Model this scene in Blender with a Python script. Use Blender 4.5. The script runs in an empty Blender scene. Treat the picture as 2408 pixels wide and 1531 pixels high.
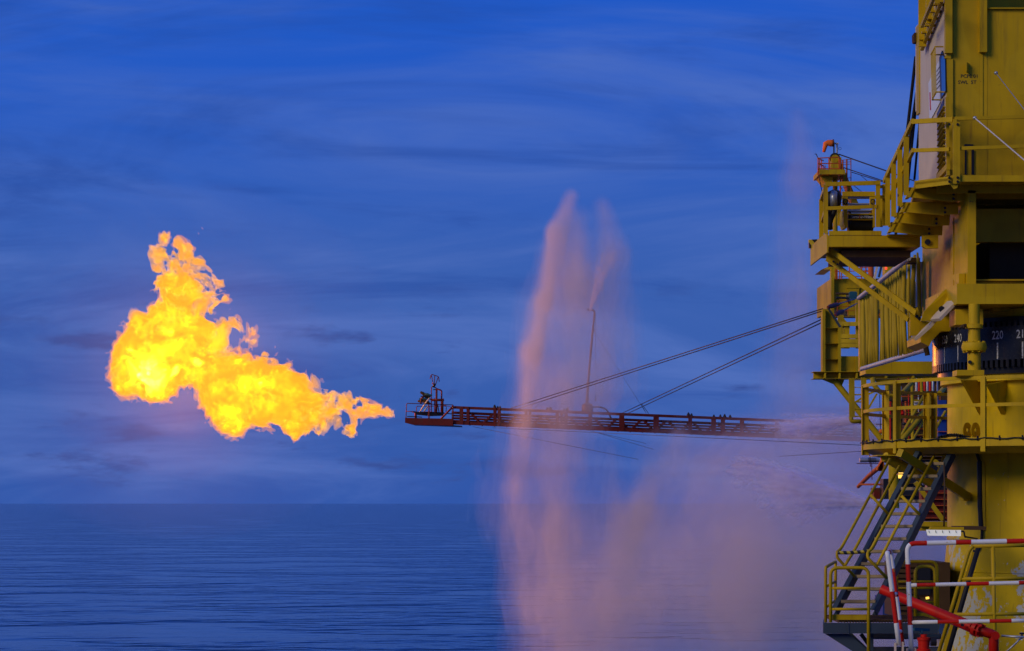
import bpy, math, random
import numpy as np
from mathutils import Vector, Matrix

random.seed(7)
sc = bpy.context.scene
col = sc.collection
R = math.radians
ZC = 30.0            # eye height above the sea
FP = 6000.0          # focal length in survey units (photo 2408 units wide)

# ---------------------------------------------------------------- camera
cam_d = bpy.data.cameras.new("camera")
cam = bpy.data.objects.new("camera", cam_d)
col.objects.link(cam)
cam.location = (0, 0, ZC)
cam.rotation_euler = (R(90), 0, 0)
cam_d.sensor_width = 36.0
cam_d.lens = 36.0 * FP / 2408.0
cam_d.shift_y = (1184.0 - 765.5) / 2408.0
cam_d.clip_start = 0.5
cam_d.clip_end = 900000.0
sc.camera = cam

# ---------------------------------------------------------------- world, dusk sky
SUN_EL, SUN_AZ = 26.0, -51.0      # degrees; azimuth measured from straight behind the camera, minus is to the left
wd = bpy.data.worlds.new("World")
sc.world = wd
wd.use_nodes = True
nt = wd.node_tree
for n in list(nt.nodes):
    nt.nodes.remove(n)
def wn(t, **k):
    n = nt.nodes.new(t)
    for a, b in k.items():
        setattr(n, a, b)
    return n
def lk(a, b):
    nt.links.new(a, b)
out = wn('ShaderNodeOutputWorld')
bg = wn('ShaderNodeBackground')
sky = wn('ShaderNodeTexSky', sky_type='NISHITA')
sky.sun_disc = False
sky.sun_elevation = R(3.0)
sky.sun_rotation = R(180.0 + SUN_AZ)
sky.altitude = 0
sky.air_density = 1.0
sky.dust_density = 0.4
sky.ozone_density = 3.0
tc = wn('ShaderNodeTexCoord')
sep = wn('ShaderNodeSeparateXYZ')
lk(tc.outputs['Generated'], sep.inputs[0])
# cloud layer: direction projected on a high flat layer, so the bands thin out towards the horizon
zz = wn('ShaderNodeMath', operation='MAXIMUM'); zz.inputs[1].default_value = 0.0
lk(sep.outputs[2], zz.inputs[0])
za = wn('ShaderNodeMath', operation='ADD'); za.inputs[1].default_value = 0.22
lk(zz.outputs[0], za.inputs[0])
dx = wn('ShaderNodeMath', operation='DIVIDE'); lk(sep.outputs[0], dx.inputs[0]); lk(za.outputs[0], dx.inputs[1])
dy = wn('ShaderNodeMath', operation='DIVIDE'); lk(sep.outputs[1], dy.inputs[0]); lk(za.outputs[0], dy.inputs[1])
cv = wn('ShaderNodeCombineXYZ'); lk(dx.outputs[0], cv.inputs[0]); lk(dy.outputs[0], cv.inputs[1])
def cloud(scale, sx, sy, detail, rough, dist, seed, lo, hi):
    mp = wn('ShaderNodeMapping'); mp.inputs['Scale'].default_value = (sx, sy, 1)
    mp.inputs['Location'].default_value = (seed, seed * 1.7, seed * .3)
    mp.inputs['Rotation'].default_value = (0, 0, R(4))
    lk(cv.outputs[0], mp.inputs[0])
    no = wn('ShaderNodeTexNoise'); no.inputs['Scale'].default_value = scale
    no.inputs['Detail'].default_value = detail; no.inputs['Roughness'].default_value = rough
    no.inputs['Distortion'].default_value = dist
    lk(mp.outputs[0], no.inputs[0])
    mr = wn('ShaderNodeMapRange', interpolation_type='SMOOTHSTEP')
    mr.inputs['From Min'].default_value = lo; mr.inputs['From Max'].default_value = hi
    lk(no.outputs[0], mr.inputs['Value'])
    return mr.outputs[0]
c_light = cloud(2.3, .62, 1.0, 6, .60, .9, 3.1, .38, .74)
c_dark = cloud(3.2, .50, 1.0, 6, .62, 1.1, 8.7, .47, .72)
# overcast veil over the clear dusk sky; its colour drifts from the horizon to the zenith
tint = wn('ShaderNodeMix', data_type='RGBA', blend_type='MULTIPLY'); tint.inputs[0].default_value = 1.0
lk(sky.outputs[0], tint.inputs[6]); tint.inputs[7].default_value = (0.26, 0.62, 1.55, 1)
veil = wn('ShaderNodeValToRGB')
cr = veil.color_ramp; cr.interpolation = 'EASE'
for p_, c_ in ((0.0, (.29, .96, 4.25)), (.075, (.42, 1.12, 4.35)), (.19, (.13, .95, 5.6)), (1.0, (.13, .85, 5.0))):
    e_ = cr.elements.new(p_) if p_ not in (0.0, 1.0) else cr.elements[0 if p_ == 0.0 else -1]
    e_.color = (c_[0]/10, c_[1]/10, c_[2]/10, 1)
lk(zz.outputs[0], veil.inputs[0])
vx10 = wn('ShaderNodeMix', data_type='RGBA', blend_type='MULTIPLY', clamp_result=False); vx10.inputs[0].default_value = 1.0
lk(veil.outputs[0], vx10.inputs[6]); vx10.inputs[7].default_value = (10, 10, 10, 1)
m0 = wn('ShaderNodeMix', data_type='RGBA'); m0.inputs[0].default_value = 0.85
lk(tint.outputs[2], m0.inputs[6]); lk(vx10.outputs[2], m0.inputs[7])
fl_ = wn('ShaderNodeMath', operation='MULTIPLY'); lk(c_light, fl_.inputs[0]); fl_.inputs[1].default_value = 0.75
m1 = wn('ShaderNodeMix', data_type='RGBA'); lk(fl_.outputs[0], m1.inputs[0])
lk(m0.outputs[2], m1.inputs[6]); m1.inputs[7].default_value = (0.86, 1.60, 4.8, 1)
lowm = wn('ShaderNodeMapRange', interpolation_type='SMOOTHSTEP'); lowm.inputs['From Min'].default_value = -.005; lowm.inputs['From Max'].default_value = .05; lowm.inputs['To Min'].default_value = .12; lowm.inputs['To Max'].default_value = .62
lk(zz.outputs[0], lowm.inputs['Value'])
fm = wn('ShaderNodeMath', operation='MULTIPLY'); lk(c_dark, fm.inputs[0]); lk(lowm.outputs[0], fm.inputs[1])
m2a = wn('ShaderNodeMix', data_type='RGBA'); lk(fm.outputs[0], m2a.inputs[0])
lk(m1.outputs[2], m2a.inputs[6]); m2a.inputs[7].default_value = (0.17, 0.62, 3.1, 1)
# small low cloud scraps over the horizon
mpl = wn('ShaderNodeMapping'); mpl.inputs['Scale'].default_value = (16, 16, 62); mpl.inputs['Location'].default_value = (9.97, 3.2, .4)
lk(tc.outputs['Generated'], mpl.inputs[0])
nol = wn('ShaderNodeTexNoise'); nol.inputs['Scale'].default_value = 1.0; nol.inputs['Detail'].default_value = 5; nol.inputs['Roughness'].default_value = .62
lk(mpl.outputs[0], nol.inputs[0])
mrl = wn('ShaderNodeMapRange', interpolation_type='SMOOTHSTEP'); mrl.inputs['From Min'].default_value = .56; mrl.inputs['From Max'].default_value = .70
lk(nol.outputs[0], mrl.inputs['Value'])
bd = wn('ShaderNodeMapRange', interpolation_type='SMOOTHSTEP'); bd.inputs['From Min'].default_value = .095; bd.inputs['From Max'].default_value = .06
lk(zz.outputs[0], bd.inputs['Value'])
sc_ = wn('ShaderNodeMath', operation='MULTIPLY'); lk(mrl.outputs[0], sc_.inputs[0]); lk(bd.outputs[0], sc_.inputs[1])
m2 = wn('ShaderNodeMix', data_type='RGBA'); lk(sc_.outputs[0], m2.inputs[0])
lk(m2a.outputs[2], m2.inputs[6]); m2.inputs[7].default_value = (0.36, 0.75, 2.9, 1)
lk(m2.outputs[2], bg.inputs['Color'])
bg.inputs['Strength'].default_value = 0.108
lk(bg.outputs[0], out.inputs['Surface'])

# ---------------------------------------------------------------- sun: low glow of the evening sky, soft
sd = bpy.data.lights.new("sun", 'SUN')
sd.energy = 1.5
sd.angle = R(24)
sd.color = (1.0, 0.83, 0.50)
sun = bpy.data.objects.new("sun", sd)
col.objects.link(sun)
az = R(SUN_AZ)
to_sun = Vector((math.sin(az) * math.cos(R(SUN_EL)), -math.cos(az) * math.cos(R(SUN_EL)), math.sin(R(SUN_EL))))
sun.rotation_euler = to_sun.to_track_quat('Z', 'Y').to_euler()
sun.location = (-20, -20, 60)

sc.view_settings.view_transform = 'Standard'
sc.view_settings.look = 'None'
sc.view_settings.exposure = 0.0
sc.view_settings.gamma = 1.0
sc.view_settings.use_curve_mapping = False
sc.render.engine = 'CYCLES'
cy = sc.cycles
cy.use_denoising = True
cy.use_adaptive_sampling = True
cy.adaptive_threshold = 0.025
cy.max_bounces = 6
cy.diffuse_bounces = 3
cy.glossy_bounces = 3
cy.transmission_bounces = 4
cy.volume_bounces = 1
cy.transparent_max_bounces = 256
cy.sample_clamp_indirect = 3.0
cy.volume_step_rate = 1.0
cy.volume_max_steps = 512

# ================================================================ survey helpers
def W(px, py, Y):
    return Vector(((px - 1204.0) * Y / FP, Y, ZC + (1184.0 - py) * Y / FP))
def S(px, Y):
    return px * Y / FP
def survey(x0, y0, s):
    return lambda zx, zy, Y: W(x0 + s * zx, y0 + s * zy, Y)
Z1 = survey(1887.8, 0.0, .31055)
Z2 = survey(1887.8, 407.4, .31055)
Z3 = survey(1887.8, 848.8, .24398)
Z4 = survey(1887.8, 1188.4, .22402)
Z5 = survey(916.7, 713.0, .24400)
Z6 = survey(1358.1, 679.1, .28826)
Z7 = survey(237.7, 509.3, .37707)
A1 = survey(1894.6, 298.8, .15082)
A2 = survey(1894.6, 584.0, .15082)
A3 = survey(2010.0, 869.2, .13308)
A4 = survey(2010.0, 1059.3, .13308)
A5 = survey(2145.9, 380.3, .15082)
A6 = survey(2145.9, 597.6, .1952)
A7 = survey(937.1, 862.4, .10644)
A8 = survey(2139.1, 0.0, .18623)
def on_x(p, X):
    """the point of the view ray through p that lies on the plane x = X"""
    k = X / p.x
    return Vector((X, p.y * k, ZC + (p.z - ZC) * k))
CX, CY = 9.9, 44.0      # crane axis
def on_cyl(p, rad, back=False):
    """the point of the view ray through p on the upright cylinder of that radius about the crane axis"""
    t = p.x / p.y
    a = t * t + 1; b = -2 * (t * CX + CY); c = CX * CX + CY * CY - rad * rad
    d = max(b * b - 4 * a * c, 0)
    Y = (-b + (1 if back else -1) * math.sqrt(d)) / (2 * a)
    return Vector((t * Y, Y, ZC + (p.z - ZC) * Y / p.y))

# ================================================================ mesh helpers
KS = 1.0   # section scale for bar and tube thickness
class M:
    def __init__(s):
        s.v = []; s.f = []; s.m = []
    def add(s, vs, fs, mi=0):
        o = len(s.v)
        s.v.extend([tuple(x) for x in vs])
        for f in fs:
            s.f.append(tuple(i + o for i in f)); s.m.append(mi)
        return s
    def box(s, a, b, mi=0):
        x0, x1 = sorted((a[0], b[0])); y0, y1 = sorted((a[1], b[1])); z0, z1 = sorted((a[2], b[2]))
        vs = [(x0,y0,z0),(x1,y0,z0),(x1,y1,z0),(x0,y1,z0),(x0,y0,z1),(x1,y0,z1),(x1,y1,z1),(x0,y1,z1)]
        return s.add(vs, [(0,3,2,1),(4,5,6,7),(0,1,5,4),(1,2,6,5),(2,3,7,6),(3,0,4,7)], mi)
    def bar(s, a, b, w, h=None, up=(0,0,1), mi=0):
        """rectangular bar from a to b: w across, h along the up side"""
        h = w if h is None else h
        w *= KS; h *= KS
        a = Vector(a); b = Vector(b); d = (b - a).normalized(); u = Vector(up)
        if abs(d.dot(u)) > .98: u = Vector((0,1,0))
        x = d.cross(u).normalized(); u = x.cross(d).normalized()
        vs = []
        for p in (a, b):
            for i, j in ((-1,-1),(1,-1),(1,1),(-1,1)):
                vs.append(p + x * (i * w / 2) + u * (j * h / 2))
        return s.add(vs, [(0,1,2,3),(7,6,5,4),(0,4,5,1),(1,5,6,2),(2,6,7,3),(3,7,4,0)], mi)
    def tube(s, a, b, r, r2=None, n=10, mi=0):
        return s.path([a, b], r, n, radii=[r, r if r2 is None else r2], mis=[mi])
    def path(s, pts, r, n=8, radii=None, mis=None, closed=False):
        pts = [Vector(p) for p in pts]
        N = len(pts); vs = []; up = None
        for i, p in enumerate(pts):
            if closed: d = (pts[(i+1) % N] - pts[i-1])
            else: d = pts[min(i+1, N-1)] - pts[max(i-1, 0)]
            d.normalize()
            if up is None:
                up = Vector((0,0,1)) if abs(d.z) < .9 else Vector((0,1,0))
            x = d.cross(up)
            if x.length < 1e-4: x = d.cross(Vector((1,0,0)))
            x.normalize(); up = x.cross(d).normalized()
            rr = (radii[i] if radii else r) * KS
            for k in range(n):
                t = 2 * math.pi * k / n
                vs.append(p + (x * math.cos(t) + up * math.sin(t)) * rr)
        o = len(s.v); s.v.extend([tuple(x) for x in vs])
        for i in range(N if closed else N - 1):
            j = (i + 1) % N
            mi = mis[min(i, len(mis)-1)] if mis else 0
            for k in range(n):
                q = (k + 1) % n
                s.f.append((o+i*n+k, o+i*n+q, o+j*n+q, o+j*n+k)); s.m.append(mi)
        if not closed:
            s.f.append(tuple(o + k for k in reversed(range(n)))); s.m.append(mis[0] if mis else 0)
            s.f.append(tuple(o + (N-1)*n + k for k in range(n))); s.m.append(mis[min(N-2, len(mis)-1)] if mis else 0)
        return s
    def prism(s, pts, ext, mi=0):
        pts = [Vector(p) for p in pts]; e = Vector(ext); n = len(pts)
        nrm = Vector((0,0,0))
        for i in range(n): nrm += pts[i].cross(pts[(i+1) % n])
        if nrm.dot(e) > 0: pts.reverse()
        vs = pts + [p + e for p in pts]
        fs = [tuple(range(n)), tuple(reversed(range(n, 2*n)))]
        for i in range(n):
            j = (i + 1) % n
            fs.append((j, i, n+i, n+j))
        return s.add(vs, fs, mi)
    def lathe(s, cx, cy, prof, n=96, a0=0.0, a1=2*math.pi, mi=0):
        full = abs(a1 - a0 - 2*math.pi) < 1e-6
        k = len(prof); cnt = n if full else n + 1
        vs = []
        for i in range(cnt):
            a = a0 + (a1 - a0) * i / n
            for r, z in prof: vs.append((cx + r*math.cos(a), cy + r*math.sin(a), z))
        fs = []
        for i in range(n):
            j = (i + 1) % cnt
            for q in range(k - 1):
                fs.append((i*k+q, j*k+q, j*k+q+1, i*k+q+1))
        return s.add(vs, fs, mi)
    def out(s, name, mat, parent=None, smooth=False):
        me = bpy.data.meshes.new(name)
        base = Vector((0,0,0))
        if parent is not None: base = Vector(parent["_o"])
        elif s.v:
            a = np.array(s.v); base = Vector(((a[:,0].min()+a[:,0].max())/2, (a[:,1].min()+a[:,1].max())/2, a[:,2].min()))
        me.from_pydata([(x-base.x, y-base.y, z-base.z) for x, y, z in s.v], [], s.f)
        mats = mat if isinstance(mat, (list, tuple)) else [mat]
        for m in mats: me.materials.append(m)
        if len(mats) > 1: me.polygons.foreach_set('material_index', s.m)
        if smooth: me.shade_smooth() if smooth is True else me.set_sharp_from_angle(angle=R(smooth))
        me.update()
        o = bpy.data.objects.new(name, me)
        col.objects.link(o)
        o["_o"] = tuple(base)
        if parent is not None: o.parent = parent
        else: o.location = base
        return o
def rounded(pts, rad, k=4):
    pts = [Vector(p) for p in pts]; r = [pts[0]]
    for i in range(1, len(pts)-1):
        a, b, c = pts[i-1], pts[i], pts[i+1]
        d1 = (a-b); d2 = (c-b); q = min(rad, d1.length*.45, d2.length*.45)
        p0 = b + d1.normalized()*q; p2 = b + d2.normalized()*q
        for j in range(k+1):
            t = j/k
            r.append(p0*(1-t)**2 + b*2*t*(1-t) + p2*t*t)
    r.append(pts[-1])
    return r
def thing(name, label, cat, loc, group=None):
    o = bpy.data.objects.new(name, None)
    o.empty_display_size = .3
    col.objects.link(o)
    o.location = loc; o["_o"] = tuple(loc)
    o["label"] = label; o["category"] = cat
    if group: o["group"] = group
    return o
def tag(o, label, cat, group=None):
    o["label"] = label; o["category"] = cat
    if group: o["group"] = group
    return o
def kind(o, k, label=None):
    o["kind"] = k
    if label: o["label"] = label
    return o
_dg = None
def text_mesh(body, size, align='CENTER'):
    cu = bpy.data.curves.new('lettering', 'FONT'); cu.body = body; cu.size = size
    cu.align_x = align; cu.offset = size*.012; cu.align_y = 'CENTER'; cu.resolution_u = 2
    o = bpy.data.objects.new('lettering', cu); col.objects.link(o)
    dg = bpy.context.evaluated_depsgraph_get(); dg.update()
    me = bpy.data.meshes.new_from_object(o.evaluated_get(dg))
    vs = [tuple(v.co) for v in me.vertices]; fs = [tuple(p.vertices) for p in me.polygons]
    bpy.data.objects.remove(o); bpy.data.curves.remove(cu); bpy.data.meshes.remove(me)
    return vs, fs

# ================================================================ materials
def new_mat(name):
    m = bpy.data.materials.new(name); m.use_nodes = True
    t = m.node_tree
    for n in list(t.nodes): t.nodes.remove(n)
    o = t.nodes.new('ShaderNodeOutputMaterial')
    return m, t, o
def N(t, ty, ins=None, **k):
    n = t.nodes.new(ty)
    for a, b in k.items(): setattr(n, a, b)
    for a, b in (ins or {}).items():
        if hasattr(b, 'is_linked') or hasattr(b, 'links'): t.links.new(b, n.inputs[a])
        else: n.inputs[a].default_value = b
    return n
def ramp(t, val, lo, hi):
    return N(t, 'ShaderNodeMapRange', {'Value': val, 'From Min': lo, 'From Max': hi}, interpolation_type='SMOOTHSTEP').outputs[0]
def mixc(t, f, a, b, bt='MIX'):
    n = N(t, 'ShaderNodeMix', {0: f, 6: a, 7: b}, data_type='RGBA', blend_type=bt)
    return n.outputs[2]
def paint(name, c, rough=.5, var=.22, dirt=.35, dirtc=(.10,.06,.03), wear=None, metal=0.0, bump=.15, scale=1.0, spec=.2):
    m, t, o = new_mat(name)
    pos = N(t, 'ShaderNodeNewGeometry').outputs['Position']
    big = N(t, 'ShaderNodeTexNoise', {'Vector': pos, 'Scale': .9*scale, 'Detail': 3.0, 'Roughness': .6}).outputs[0]
    mp = N(t, 'ShaderNodeMapping', {'Vector': pos, 'Scale': (5*scale, 5*scale, .55*scale)}).outputs[0]
    st = N(t, 'ShaderNodeTexNoise', {'Vector': mp, 'Scale': 1.4, 'Detail': 3.0, 'Roughness': .65}).outputs[0]
    fine = N(t, 'ShaderNodeTexNoise', {'Vector': pos, 'Scale': 14*scale, 'Detail': 3.0, 'Roughness': .7}).outputs[0]
    dk = tuple(x*(1-var) for x in c[:3]) + (1,)
    lt = tuple(min(1, x*(1+var*.5)) for x in c[:3]) + (1,)
    cc = mixc(t, ramp(t, big, .3, .7), dk, lt)
    d = N(t, 'ShaderNodeMath', {0: ramp(t, st, .5, .82), 1: dirt}, operation='MULTIPLY').outputs[0]
    cc = mixc(t, d, cc, dirtc + (1,))
    d2 = N(t, 'ShaderNodeMath', {0: ramp(t, fine, .62, .8), 1: dirt*.6}, operation='MULTIPLY').outputs[0]
    cc = mixc(t, d2, cc, dirtc + (1,))
    if wear:
        cc = wear(t, pos, cc)
    rr = N(t, 'ShaderNodeMapRange', {'Value': fine, 'To Min': rough-.12, 'To Max': rough+.15}).outputs[0]
    b = N(t, 'ShaderNodeBsdfPrincipled', {'Base Color': cc, 'Roughness': rr, 'Metallic': metal, 'Specular IOR Level': spec})
    t.links.new(b.outputs[0], o.inputs[0])
    return m
def peel(t, pos, cc):
    """flaked patches where the yellow top coat is gone and the pale primer shows"""
    a = N(t, 'ShaderNodeTexNoise', {'Vector': pos, 'Scale': 1.15, 'Detail': 3.0, 'Roughness': .5}).outputs[0]
    mp = N(t, 'ShaderNodeMapping', {'Vector': pos, 'Scale': (1, 1, .75)}).outputs[0]
    b = N(t, 'ShaderNodeTexNoise', {'Vector': mp, 'Scale': 9.0, 'Detail': 8.0, 'Roughness': .72}).outputs[0]
    s = N(t, 'ShaderNodeSeparateXYZ', {0: pos})
    low = N(t, 'ShaderNodeMapRange', {'Value': s.outputs[2], 'From Min': ZC-.2, 'From Max': ZC-.9}).outputs[0]
    k = N(t, 'ShaderNodeMath', {0: ramp(t, a, .40, .62), 1: low}, operation='MULTIPLY').outputs[0]
    k = N(t, 'ShaderNodeMath', {0: k, 1: .21}, operation='MULTIPLY').outputs[0]
    k = N(t, 'ShaderNodeMath', {0: k, 1: b}, operation='ADD').outputs[0]
    return mixc(t, ramp(t, k, .655, .685), runs(t, pos, cc), (.50, .50, .45, 1))
def runs(t, pos, cc):
    """rust runs, chipped spots and touched-up patches"""
    mp = N(t, 'ShaderNodeMapping', {'Vector': pos, 'Scale': (7, 7, .45)}).outputs[0]
    b = N(t, 'ShaderNodeTexNoise', {'Vector': mp, 'Scale': 1.3, 'Detail': 4.0, 'Roughness': .7}).outputs[0]
    cc = mixc(t, N(t, 'ShaderNodeMath', {0: ramp(t, b, .58, .74), 1: .5}, operation='MULTIPLY').outputs[0], cc, (.13, .055, .012, 1))
    c = N(t, 'ShaderNodeTexNoise', {'Vector': pos, 'Scale': 2.6, 'Detail': 7.0, 'Roughness': .78}).outputs[0]
    cc = mixc(t, ramp(t, c, .66, .69), cc, (.09, .035, .012, 1))
    d = N(t, 'ShaderNodeTexNoise', {'Vector': pos, 'Scale': .8, 'Detail': 1.0}).outputs[0]
    return mixc(t, N(t, 'ShaderNodeMath', {0: ramp(t, d, .56, .58), 1: .28}, operation='MULTIPLY').outputs[0], cc, (.62, .42, .01, 1))
def scuff(t, pos, cc):
    b = N(t, 'ShaderNodeTexNoise', {'Vector': pos, 'Scale': 16.0, 'Detail': 5.0, 'Roughness': .75}).outputs[0]
    return mixc(t, ramp(t, b, .52, .62), cc, (.06, .05, .045, 1))
def chip(t, pos, cc):
    b = N(t, 'ShaderNodeTexNoise', {'Vector': pos, 'Scale': 6.0, 'Detail': 8.0, 'Roughness': .75}).outputs[0]
    cc = mixc(t, ramp(t, b, .62, .66), cc, (.42, .29, .05, 1))
    c = N(t, 'ShaderNodeTexNoise', {'Vector': pos, 'Scale': 17.0, 'Detail': 6.0, 'Roughness': .75}).outputs[0]
    return mixc(t, ramp(t, c, .68, .72), cc, (.10, .05, .03, 1))
def rust(t, pos, cc):
    b = N(t, 'ShaderNodeTexNoise', {'Vector': pos, 'Scale': 2.0, 'Detail': 8.0, 'Roughness': .7}).outputs[0]
    return mixc(t, ramp(t, b, .5, .7), cc, (.10, .035, .02, 1))
YEL = paint('yellow_paint', (.52, .325, .001), .5, var=.22, dirt=.3, wear=runs)
YEL2 = paint('yellow_paint_peeled_lit', (.66, .44, .001), .5, dirt=.25, wear=peel)  # peeling coat; base colour raised to carry the deck lights on the pedestal
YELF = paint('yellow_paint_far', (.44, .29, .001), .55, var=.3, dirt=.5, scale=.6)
CREAM = paint('cream_paint', (.62, .50, .36), .5, var=.1, dirt=.25, dirtc=(.35,.2,.08))
PALE = paint('pale_grey_paint', (.55, .50, .50), .5, var=.15, dirt=.3)
HOSE = paint('yellow_hose', (.44, .29, .012), .65, dirt=.4, dirtc=(.12,.08,.02))
GREY = paint('blue_grey_paint', (.045, .062, .078), .45, dirt=.3, dirtc=(.03,.03,.03))
TREADM = paint('worn_tread', (.32, .23, .12), .7, dirt=.5)
DARK = paint('black_steel', (.018, .018, .022), .32, var=.3, dirt=.3, dirtc=(.07,.035,.015))
RUBBER = paint('black_rubber', (.015, .015, .017), .55, dirt=.2, dirtc=(.05,.05,.05))
DIAL = paint('dial_black', (.02, .021, .026), .24, var=.3, dirt=.3, dirtc=(.08,.04,.02), spec=.3)
REDB = paint('boom_red', (.155, .016, .010), .6, dirt=.35, dirtc=(.05,.02,.015), wear=rust)
REDP = paint('red_paint', (.56, .012, .002), .4, var=.2, dirt=.25, dirtc=(.12,.01,.01))
WHITE = paint('white_band_paint', (.74, .73, .72), .42, var=.08, dirt=.2, wear=chip)
REDW = paint('red_band_paint', (.54, .014, .004), .42, var=.15, dirt=.15, wear=chip)
ORANGE = paint('orange_paint', (.55, .10, .015), .5, dirt=.3)
ORCLOTH = paint('orange_cloth', (.80, .16, .02), .8, dirt=.1)
BLUEC = paint('blue_container', (.015, .05, .26), .5, dirt=.3, dirtc=(.02,.02,.04))
SILVER = paint('galvanised', (.42, .44, .47), .38, dirt=.3, metal=.6)
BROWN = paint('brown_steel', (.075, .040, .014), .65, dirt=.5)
TEAL = paint('teal_paint', (.02, .09, .12), .4)
ROPE = paint('wire_rope', (.03, .026, .026), .55, dirt=.3)
SIGNW = paint('white_sign', (.72, .72, .74), .4, var=.05, dirt=.1)
def flat(name, c, rough=.5, emit=None, strength=0.0):
    m, t, o = new_mat(name)
    ins = {'Base Color': tuple(c)+(1,), 'Roughness': rough}
    if emit: ins['Emission Color'] = tuple(emit)+(1,); ins['Emission Strength'] = strength
    b = N(t, 'ShaderNodeBsdfPrincipled', ins)
    t.links.new(b.outputs[0], o.inputs[0])
    return m
INK = flat('stencil_ink', (.012,.012,.012), .7)
NUMW = paint('numeral_white', (.66,.66,.64), .5, dirt=.3, wear=scuff)
GLASS = flat('window_glass', (.03,.10,.32), .06)
TUBEL = flat('lamp_tube_glow', (.8,.8,.75), .4, (1.0,.98,.80), 0.28)
AMBER = flat('amber_lamp_glow', (.8,.5,.1), .4, (1.0,.55,.08), 1.6)
REDL = flat('red_lamp_glow', (.8,.05,.02), .4, (1.0,.06,.02), 1.5)

# ================================================================ setting: sea and the deck we stand on
def sea_mat():
    m, t, o = new_mat('sea_water')
    pos = N(t, 'ShaderNodeNewGeometry').outputs['Position']
    def wave(sx, sy, scale, det, rot, w):
        mp = N(t, 'ShaderNodeMapping', {'Vector': pos, 'Scale': (sx, sy, 1), 'Rotation': (0, 0, R(rot))}).outputs[0]
        n = N(t, 'ShaderNodeTexNoise', {'Vector': mp, 'Scale': scale, 'Detail': det, 'Roughness': .55, 'Distortion': .3}).outputs[0]
        return N(t, 'ShaderNodeMath', {0: n, 1: w}, operation='MULTIPLY').outputs[0]
    def add(a, b): return N(t, 'ShaderNodeMath', {0: a, 1: b}, operation='ADD').outputs[0]
    sw_ = wave(.8, 1, .02, 3, 5, 1.6)
    pm = N(t, 'ShaderNodeMapping', {'Vector': pos, 'Scale': (.7, 1, 1), 'Location': (40, 9, 0)}).outputs[0]
    patch = N(t, 'ShaderNodeTexNoise', {'Vector': pm, 'Scale': .014, 'Detail': 4.0, 'Roughness': .65}).outputs[0]
    patch = ramp(t, patch, .42, .62)
    rip = add(wave(.9, 1, .045, 3, -7, 6.5), wave(1.0, 1, .15, 2, 10, 1.2))
    rip = N(t, 'ShaderNodeMath', {0: rip, 1: N(t, 'ShaderNodeMath', {0: patch, 1: .95, 2: .12}, operation='MULTIPLY_ADD').outputs[0]}, operation='MULTIPLY').outputs[0]
    h = add(sw_, rip)
    bp = N(t, 'ShaderNodeBump', {'Height': h, 'Strength': 1.0, 'Distance': 1.0}).outputs[0]
    b = N(t, 'ShaderNodeBsdfPrincipled', {'Base Color': (.007, .034, .130, 1), 'Roughness': .10, 'IOR': 1.33, 'Normal': bp, 'Specular IOR Level': .5})
    t.links.new(b.outputs[0], o.inputs[0])
    return m
m = M()
rings = [2.0 * (1.075 ** i) for i in range(175)]
rings = [r for r in rings if r < 6e5]
m.lathe(0, 60, [(r, 0.0) for r in [0.01] + rings][::-1], n=72)
kind(m.out('sea', sea_mat()), 'structure', 'dark blue calm sea reaching a straight horizon')

DZ = ZC - 1.745
m = M(); m.box((4.6, 12, DZ - .25), (14, 30.0, DZ))
deck = m.out('deck', YEL)
kind(deck, 'structure', 'yellow steel deck edge under the red and white railing')
m = M(); m.box((4.6, 29.9, DZ - .9), (14, 30.02, DZ - .252)); m.out('edge_beam', YEL, deck)
for i in range(3):
    m = M(); m.box((5.5+i*3.2, 28, -3), (5.9+i*3.2, 28.4, DZ-.26)); m.out('support_leg', YEL, deck)

# ================================================================ crane pedestal
ped = thing('crane_pedestal', 'huge yellow cylindrical crane pedestal with peeling paint and flared base', 'pedestal', (CX, CY, -2))
RP = 2.36
zt = ZC + 2.20
m = M(); m.lathe(CX, CY, [(RP-.35, -2), (RP+.62, -2), (RP+.62, ZC-6.5), (RP, ZC-.587), (RP, zt-.16), (RP+.12, zt-.16), (RP+.12, zt), (RP-.6, zt)], n=128)
m.out('shell', YEL2, ped, smooth=25)
for dz in (-.588, -1.15, 1.0 - 1.6):
    rr = RP + .012 + (max(0, -.587-dz) * .1049 if dz < -.587 else 0)
    m = M(); m.lathe(CX, CY, [(rr-.02, ZC+dz-.012), (rr+.004, ZC+dz-.008), (rr+.004, ZC+dz+.008), (rr-.02, ZC+dz+.012)], n=128)
    m.out('weld_seam', YEL2, ped)
# gusset plates below the pinion bearing
def gus(pts, th=.05):
    m = M()
    q = [on_cyl(Z3(x, y, 41.6), RP + off) for x, y, off in pts]
    m.prism(q, (th, .02, 0)); m.out('gusset', BROWN if False else YEL, ped)
gus([(1520, 185, .62), (1715, 185, -.02), (1712, 525, -.02), (1700, 520, .06)])
gus([(1765, 225, .62), (1962, 190, -.02), (1962, 515, -.02), (1912, 518, .06)])
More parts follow.
